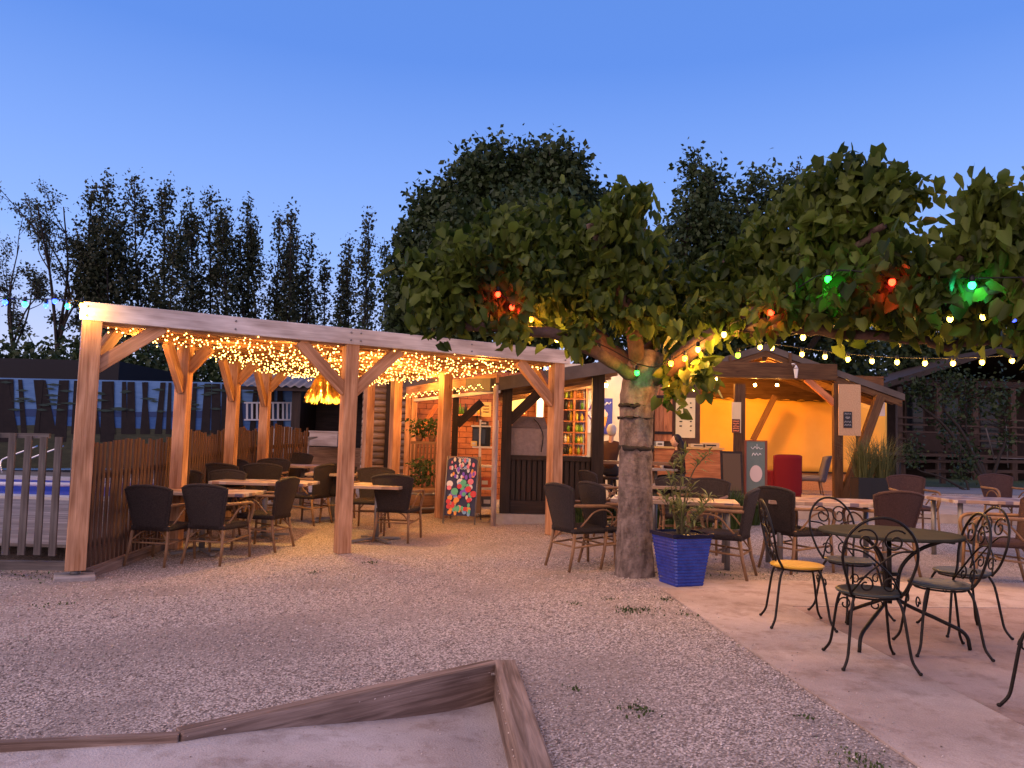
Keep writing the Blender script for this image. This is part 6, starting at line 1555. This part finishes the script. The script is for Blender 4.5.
o = leaves('crown', cen - np.array(tr.location), .108, M_mul, parent=tr, heart=True, droop=.9, seed=21)

def plume_tree(name, label, Y, plumes, leaf, dens, seed, lm=M_pop, trunk=None, bare=False, group=None, broad=False, wobble=.35):
    rs = np.random.RandomState(seed); s = Y / 769; P = []
    b0 = at(trunk[0] if trunk else plumes[0][0], 440, Y); base = Vector((b0.x, Y, G(0, 17.5))); t = thing(name, label, 'tree', base, 0, group)
    st = MB(); leaf *= 1.25 if broad else 1.02
    for (x, yt, yb, hw) in plumes:
        if not broad: hw *= 1.0
        top = at(x + rs.normal(0, 4) * (not broad), yt + abs(rs.normal(0, 6)) * (not broad), Y); bot = at(x + rs.normal(0, 1), yb, Y); H_ = (top - bot).length; w_ = hw * s; dy = rs.normal(0, w_ * 1.2); n = int(dens * hw * (yb - yt))
        k = max(8, n // 14); tt = rs.uniform(0, 1, k) 
        prof = (np.sin(np.clip(tt, 0, 1) * PI * (.86 if not broad else 1.0) + .25) ** .8 if not broad else np.sqrt(np.clip(1 - (2 * tt - 1) ** 2, .02, 1)))
        r_k = w_ * prof * np.sqrt(rs.uniform(.1, 1, k)); an = rs.uniform(0, 2 * PI, k)
        cx = lin(bot.x, top.x, tt) + r_k * np.cos(an); cyy = Y + dy + r_k * np.sin(an); cz = lin(bot.z, top.z, tt)
        sg = leaf * (.85 if not broad else 1.25)
        for a, b_, c_ in zip(cx, cyy, cz): 
            m_ = rs.randint(10, 24) * (1 if bare else 2); P.append(np.array([a, b_, c_]) + rs.normal(size=(m_, 3)) * np.array([sg, sg, sg * (2.6 if not broad else 1.2)]))
        pth = smooth_path([base + Vector((0, 0, 0)), Vector((lin(base.x, bot.x, .6), Y + dy * .3, lin(base.z, bot.z, .7))), Vector((bot.x, Y + dy * .8, bot.z)), Vector((lin(bot.x, top.x, .5), Y + dy, lin(bot.z, top.z, .5))), Vector((top.x, Y + dy, top.z - .3 * leaf))], 4)
        st.tube(pth, [lin(.17 if trunk is None else trunk[1], .015, (i / (len(pth) - 1)) ** .6) for i in range(len(pth))], 6)
        for q in range(int(5 + H_)):
            f = rs.uniform(.1, .9); c = bot + (top - bot) * f; c.y = Y + dy; a = rs.uniform(0, 2 * PI); e_ = c + Vector((math.cos(a) * w_ * .8, math.sin(a) * w_ * .8, H_ * .12)); st.tube([c, (c + e_) / 2 + Vector((0, 0, -.03)), e_], [.03, .02, .006], 4)
    st.build('trunk', M_bkd, t)
    P = np.concatenate(P); leaves('crown', P - np.array(base), leaf, lm, parent=t, seed=seed, droop=.1)
    return t
GT1 = 'trees behind the pool'
def open_tree(name, label, Y, base_px, tips, seed, leaf=.11, nl=16, group=None, r0=.13):
    rs = random.Random(seed); nr = np.random.RandomState(seed); b0 = at(base_px, 440, Y); base = Vector((b0.x, Y, G(0, 17.5))); t = thing(name, label, 'tree', base, 0, group)
    st = MB(); P = []; s = Y / 769
    fork = at(base_px, 345, Y)
    st.tube(smooth_path([base, lin(base, fork, .5) + Vector((.05, 0, 0)), fork], 4), [lin(r0, r0 * .75, i / 8) for i in range(9)], 7)
    def grow(p, q, r, depth):
        L_ = (q - p).length; mid = lin(p, q, .5) + Vector((rs.gauss(0, .06), rs.gauss(0, .06), rs.gauss(0, .03))) * L_
        path = smooth_path([p, mid, q], 5); st.tube(path, [lin(r, r * .35, i / (len(path) - 1)) for i in range(len(path))], 5 if depth else 6)
        if depth >= 3:
            for c in path[3:]:
                P.append(np.array(c) + nr.normal(size=(nl, 3)) * leaf * 1.0)
            return
        for k in range(4 if depth == 0 else 3):
            f = rs.uniform(.3, .98); c = path[int(f * (len(path) - 1))]; dd = (q - p).normalized(); sd = Vector((rs.gauss(0, 1), rs.gauss(0, 1), rs.gauss(.25, .5))).normalized()
            grow(c, c + (dd * .7 + sd * .75) * L_ * rs.uniform(.28, .45), r * .42, depth + 1)
        P.append(np.array(q) + nr.normal(size=(nl, 3)) * leaf)
    for x, y in tips: grow(fork + Vector((0, 0, rs.uniform(-.4, .1))), at(x, y, Y) + Vector((0, rs.gauss(0, .8), 0)), r0 * .55, 0 if len(tips) < 3 else 1)
    st.build('trunk', M_bkd, t); P = np.concatenate(P); leaves('crown', P - np.array(base), leaf, M_pop, parent=t, seed=seed, droop=.2)
    return t
open_tree('slender_tree', 'thin half-bare tree at the far left edge of the view', 34, 13, [(8, 262), (26, 248), (34, 290), (2, 300), (22, 275)], 1, group=GT1, nl=9, r0=.10)
open_tree('slender_tree', 'open forked tree with see-through crown left of the pergola corner', 32, 57, [(60, 205), (33, 225), (46, 222), (74, 250), (84, 285), (70, 222)], 2, group=GT1, nl=10)
plume_tree('poplar_tree', 'tallest broad poplar rising just behind the pergola corner', 34, [(104, 198, 320, 16), (122, 185, 330, 17), (141, 182, 330, 16), (158, 184, 330, 15), (92, 235, 330, 14), (112, 250, 375, 24), (150, 260, 375, 24), (132, 230, 380, 26)], .16, .36, 3, group=GT1)
plume_tree('poplar_tree', 'poplar with two narrow tips behind the second pergola post', 35, [(182, 215, 380, 15), (198, 198, 380, 13), (212, 198, 370, 10), (190, 255, 385, 22)], .16, .38, 4, group=GT1)
plume_tree('poplar_tree', 'poplar with a blunt ragged top above the third pergola post', 35, [(226, 212, 380, 14), (236, 222, 385, 14), (246, 232, 385, 12)], .16, .40, 5, group=GT1)
plume_tree('poplar_tree', 'slim pointed poplar in the middle of the row behind the pergola', 36, [(252, 206, 380, 9), (262, 225, 385, 12)], .16, .44, 6, group=GT1)
plume_tree('poplar_tree', 'pair-tipped poplar near the right end of the close row behind the pergola', 36, [(272, 208, 385, 9), (284, 214, 385, 10), (278, 240, 388, 16)], .16, .44, 7, group=GT1)
plume_tree('poplar_tree', 'rightmost poplar of the close row, with a step down to open sky on its right', 36, [(295, 212, 385, 9), (304, 232, 388, 9), (300, 262, 390, 14)], .16, .44, 8, group=GT1)
plume_tree('poplar_tree', 'short dark poplar standing by the gap of sky behind the pergola', 37, [(325, 262, 385, 8), (318, 300, 388, 9)], .16, .44, 9, group=GT1)
plume_tree('poplar_tree', 'poplar with three thin tips left of the big dark tree', 37, [(344, 232, 385, 8), (352, 262, 388, 11), (336, 290, 388, 9)], .16, .42, 10, group=GT1)
plume_tree('poplar_tree', 'thin poplar closest to the big dark tree', 37, [(367, 222, 385, 8), (374, 255, 388, 9), (384, 234, 388, 7), (392, 290, 388, 8)], .16, .42, 11, group=GT1)
# hedge mass at their feet
bh = []
for i in range(150): bh.append((rnd.uniform(-60, 420), rnd.uniform(352, 415)))
rs = np.random.RandomState(8); P = []
for px_, py_ in bh:
    Yh = rnd.uniform(28.5, 31); P.append(np.array(at(px_, py_, Yh)) + rs.normal(size=(130, 3)) * np.array([.7, .5, .5]))
P = np.concatenate(P); o = leaves('hedge', P, .22, M_dkl, seed=12); tag(o, 'dark leafy hedge mass running below the poplars behind the printed screen', 'hedge', kind='stuff')
# distant skyline trees on the far left
big = plume_tree('broadleaf_tree', 'big dark round-topped tree rising behind the bar and the mulberry', 19, [(428, 205, 330, 24), (412, 240, 345, 18), (448, 180, 320, 28), (425, 188, 250, 14), (475, 160, 300, 30), (520, 150, 290, 32), (555, 160, 300, 30), (585, 178, 320, 26), (605, 205, 340, 24), (495, 150, 200, 14), (535, 147, 190, 12), (570, 160, 200, 12), (470, 230, 350, 45), (530, 220, 350, 50), (585, 240, 350, 36), (420, 290, 350, 26), (640, 260, 350, 25)], .13, .62, 13, lm=M_dkl, trunk=(520, .22), broad=True)
plume_tree('broadleaf_tree', 'dark airy tree with a narrow top right of the mulberry trunk', 24, [(696, 162, 250, 18), (708, 180, 290, 22), (680, 215, 300, 20), (668, 238, 320, 16), (720, 230, 340, 26), (690, 260, 345, 35), (735, 200, 250, 9)], .14, .45, 14, lm=M_dkl, trunk=(700, .2), broad=True)
plume_tree('broadleaf_tree', 'dark tree with a rounded crown behind the right limb of the mulberry', 25, [(745, 185, 260, 13), (762, 172, 260, 16), (780, 185, 280, 15), (760, 230, 340, 32), (800, 215, 330, 30), (730, 260, 340, 25)], .14, .45, 15, lm=M_dkl, trunk=(770, .2), broad=True)
plume_tree('slender_tree', 'feathery bare treetop poking up above the dark trees on the right', 27, [(797, 154, 200, 7), (790, 175, 215, 9), (804, 178, 220, 7)], .10, .10, 16, trunk=(797, .08), bare=True)
GT2 = 'trees behind the pavilion'
for i, (pl_, lb) in enumerate((([(850, 290, 400, 40), (820, 300, 390, 36), (790, 300, 370, 30)], 'dark wide tree directly behind the pavilion roof ridge'), ([(900, 270, 400, 40), (935, 265, 390, 36), (880, 300, 395, 30)], 'dark wide tree behind the pavilion eave and the left end of the chalet'), ([(990, 230, 380, 40), (1030, 215, 380, 46), (960, 280, 380, 30)], 'tall dark tree behind the chalet at the right edge'), ([(690, 310, 400, 40), (650, 320, 395, 30), (730, 320, 400, 36)], 'dark tree behind the left part of the pavilion roof'))):
    plume_tree('broadleaf_tree', lb, [26, 38, 39, 23.5][i], pl_, [.16, .22, .22, .15][i], .40, 30 + i, lm=M_dkl, broad=True, group=GT2, trunk=(pl_[0][0], .2))

plume_tree('slender_tree', 'sparse dim young tree in front of the chalet veranda near the right edge', 24, [(985, 372, 452, 26), (1010, 380, 440, 20), (950, 372, 410, 18), (925, 385, 405, 10)], .11, .16, 61, lm=M_dkl, trunk=(988, .07), broad=True, group=GT2)
plume_tree('slender_tree', 'dim leafy sapling beside the low rail fence on the right', 22, [(970, 445, 478, 12), (925, 440, 470, 9)], .09, .25, 62, lm=M_dkl, trunk=(968, .04), broad=True, group=GT2)
# ------------------------------------------------------------------ festoon lights
SK = MB(); SK.lathe([(.001, .016), (.017, .016), (.019, .05), (.014, .075), (.001, .075)], seg=8)
BC = {'w': ((1, .62, .075), 9), 'a': ((1, .35, .02), 9), 'r': ((1, .02, .006), 14), 'g': ((.01, 1, .03), 11), 'b': ((.015, .04, 1), 12), 'c': ((.02, 1, .25), 9), 'y': ((.4, .9, .03), 5), 'k': ((.03, .06, .9), 4)}
bm_ = {}
def festoon(label, path, bl):
    P0 = at(*path[0]); t = thing('festoon_lights', label, 'string lights', P0, 0, 'festoon strings of coloured and warm bulbs')
    pts = smooth_path([at(*p) for p in path], 5); m = MB(); m.tube(pts, .006, 5); m.build('cable', M_cable, t)
    for px_, py_, c in bl:
        # depth from the cable at that column
        k = 0; best = 1e9
        for a, b_ in zip(path, path[1:]):
            lo_, hi_ = min(a[0], b_[0]), max(a[0], b_[0])
            if lo_ - 1 <= px_ <= hi_ + 1: f = (px_ - a[0]) / ((b_[0] - a[0]) or 1); Y = lin(a[2], b_[2], f); break
        else: Y = path[-1][2] if abs(px_ - path[-1][0]) < abs(px_ - path[0][0]) else path[0][2]
        q = at(px_, py_, Y) - P0
        if c not in bm_:
            mm_ = MB(); mm_.ball((0, 0, -.012), .024, 12, 8, (1, 1, 1.15)); o = mm_.build('bulb', glow('festoon bulb ' + c, *BC[c]), t, world=False); bm_[c] = o.data
            so_ = bpy.data.objects.new('socket', SKm); C.objects.link(so_); so_.parent = o
        else:
            o = bpy.data.objects.new('bulb', bm_[c]); C.objects.link(o); o.parent = t; so_ = bpy.data.objects.new('socket', SKm); C.objects.link(so_); so_.parent = o
        o.location = q
        if c in 'wargbc':
            l_ = bpy.data.lights.new('bulb_glow', 'POINT'); l_.energy = {'w': 11, 'a': 7, 'r': 1.3, 'g': 1.0, 'b': 3, 'c': 1.0}[c]; l_.color = {'w': (1, .48, .10), 'a': (1, .30, .04), 'r': (1, .03, .01), 'g': (.02, 1, .08), 'b': (.03, .06, 1), 'c': (.03, 1, .35)}[c]; l_.shadow_soft_size = .02
            lo = bpy.data.objects.new('bulb_glow', l_); C.objects.link(lo); lo.location = P0 + q + Vector((0, 0, -.06))
SKt = SK.build('socket', M_black); SKm = SKt.data; bpy.data.objects.remove(SKt)
festoon('string of blue, green and warm bulbs running left from the pergola corner', [(-30, 292, 7.2), (20, 299, 7.4), (50, 299, 7.5), (86, 301, 7.6)], [(-18, 298, 'g'), (5, 301, 'b'), (25, 303, 'c'), (46, 304.5, 'b'), (55, 300, 'b'), (68, 305, 'c'), (82, 304, 'w')])
festoon('string from the left boughs to the mulberry trunk, ending in a green bulb', [(490, 288, 7.0), (530, 313, 7.2), (557, 333, 7.3), (599, 344, 7.35), (637, 364, 7.3)], [(498, 293, 'r'), (512, 306, 'r'), (557, 338, 'w'), (599, 349.5, 'r'), (637, 371.5, 'g'), (531, 318, 'a')])
festoon('string climbing the lit bough past single green and red bulbs to the right edge', [(637, 364, 7.3), (660, 366, 7.2), (698, 343, 6.9), (724, 327, 6.6), (771, 306, 6.2), (828, 272, 5.7), (892, 276, 5.5), (972, 278, 5.2), (1040, 277, 5.0)], [(671, 362, 'a'), (685, 357, 'a'), (698, 348, 'w'), (724, 333, 'w'), (771, 311, 'r'), (828, 277.5, 'g'), (892, 280.5, 'r'), (972, 283.5, 'c')])
festoon('long drooping string of warm bulbs in front of the pavilion roof', [(745, 339, 8.2), (775, 344, 8.1), (825, 351, 8.0), (872, 356, 7.9), (925, 358, 7.8), (982, 357, 7.7), (1045, 352, 7.6)], [(760, 346, 'w'), (772, 346.5, 'w'), (802, 353, 'w'), (825, 355.5, 'w'), (848, 358, 'w'), (872, 360, 'w'), (897, 361, 'w'), (925, 362, 'w'), (953, 362, 'w'), (982, 361, 'w'), (1012, 359.5, 'w')])
festoon('short string of warm and blue bulbs among the lower leaves on the right', [(738, 349, 7.2), (803, 332, 6.9), (832, 325, 6.8), (862, 326, 6.7), (905, 322, 6.6), (950, 313, 6.5), (1030, 311, 6.3)], [(738, 354, 'y'), (803, 336, 'w'), (832, 329.5, 'k'), (862, 330.5, 'w'), (950, 317.5, 'w'), (983, 315.5, 'w'), (1014, 317.5, 'k')])
festoon('faint string hanging from the trunk fork towards the pavilion', [(655, 372, 7.6), (670, 379, 9.5), (694, 384, 12), (716, 375, 15)], [(669, 383, 'a'), (694, 388.5, 'w')])
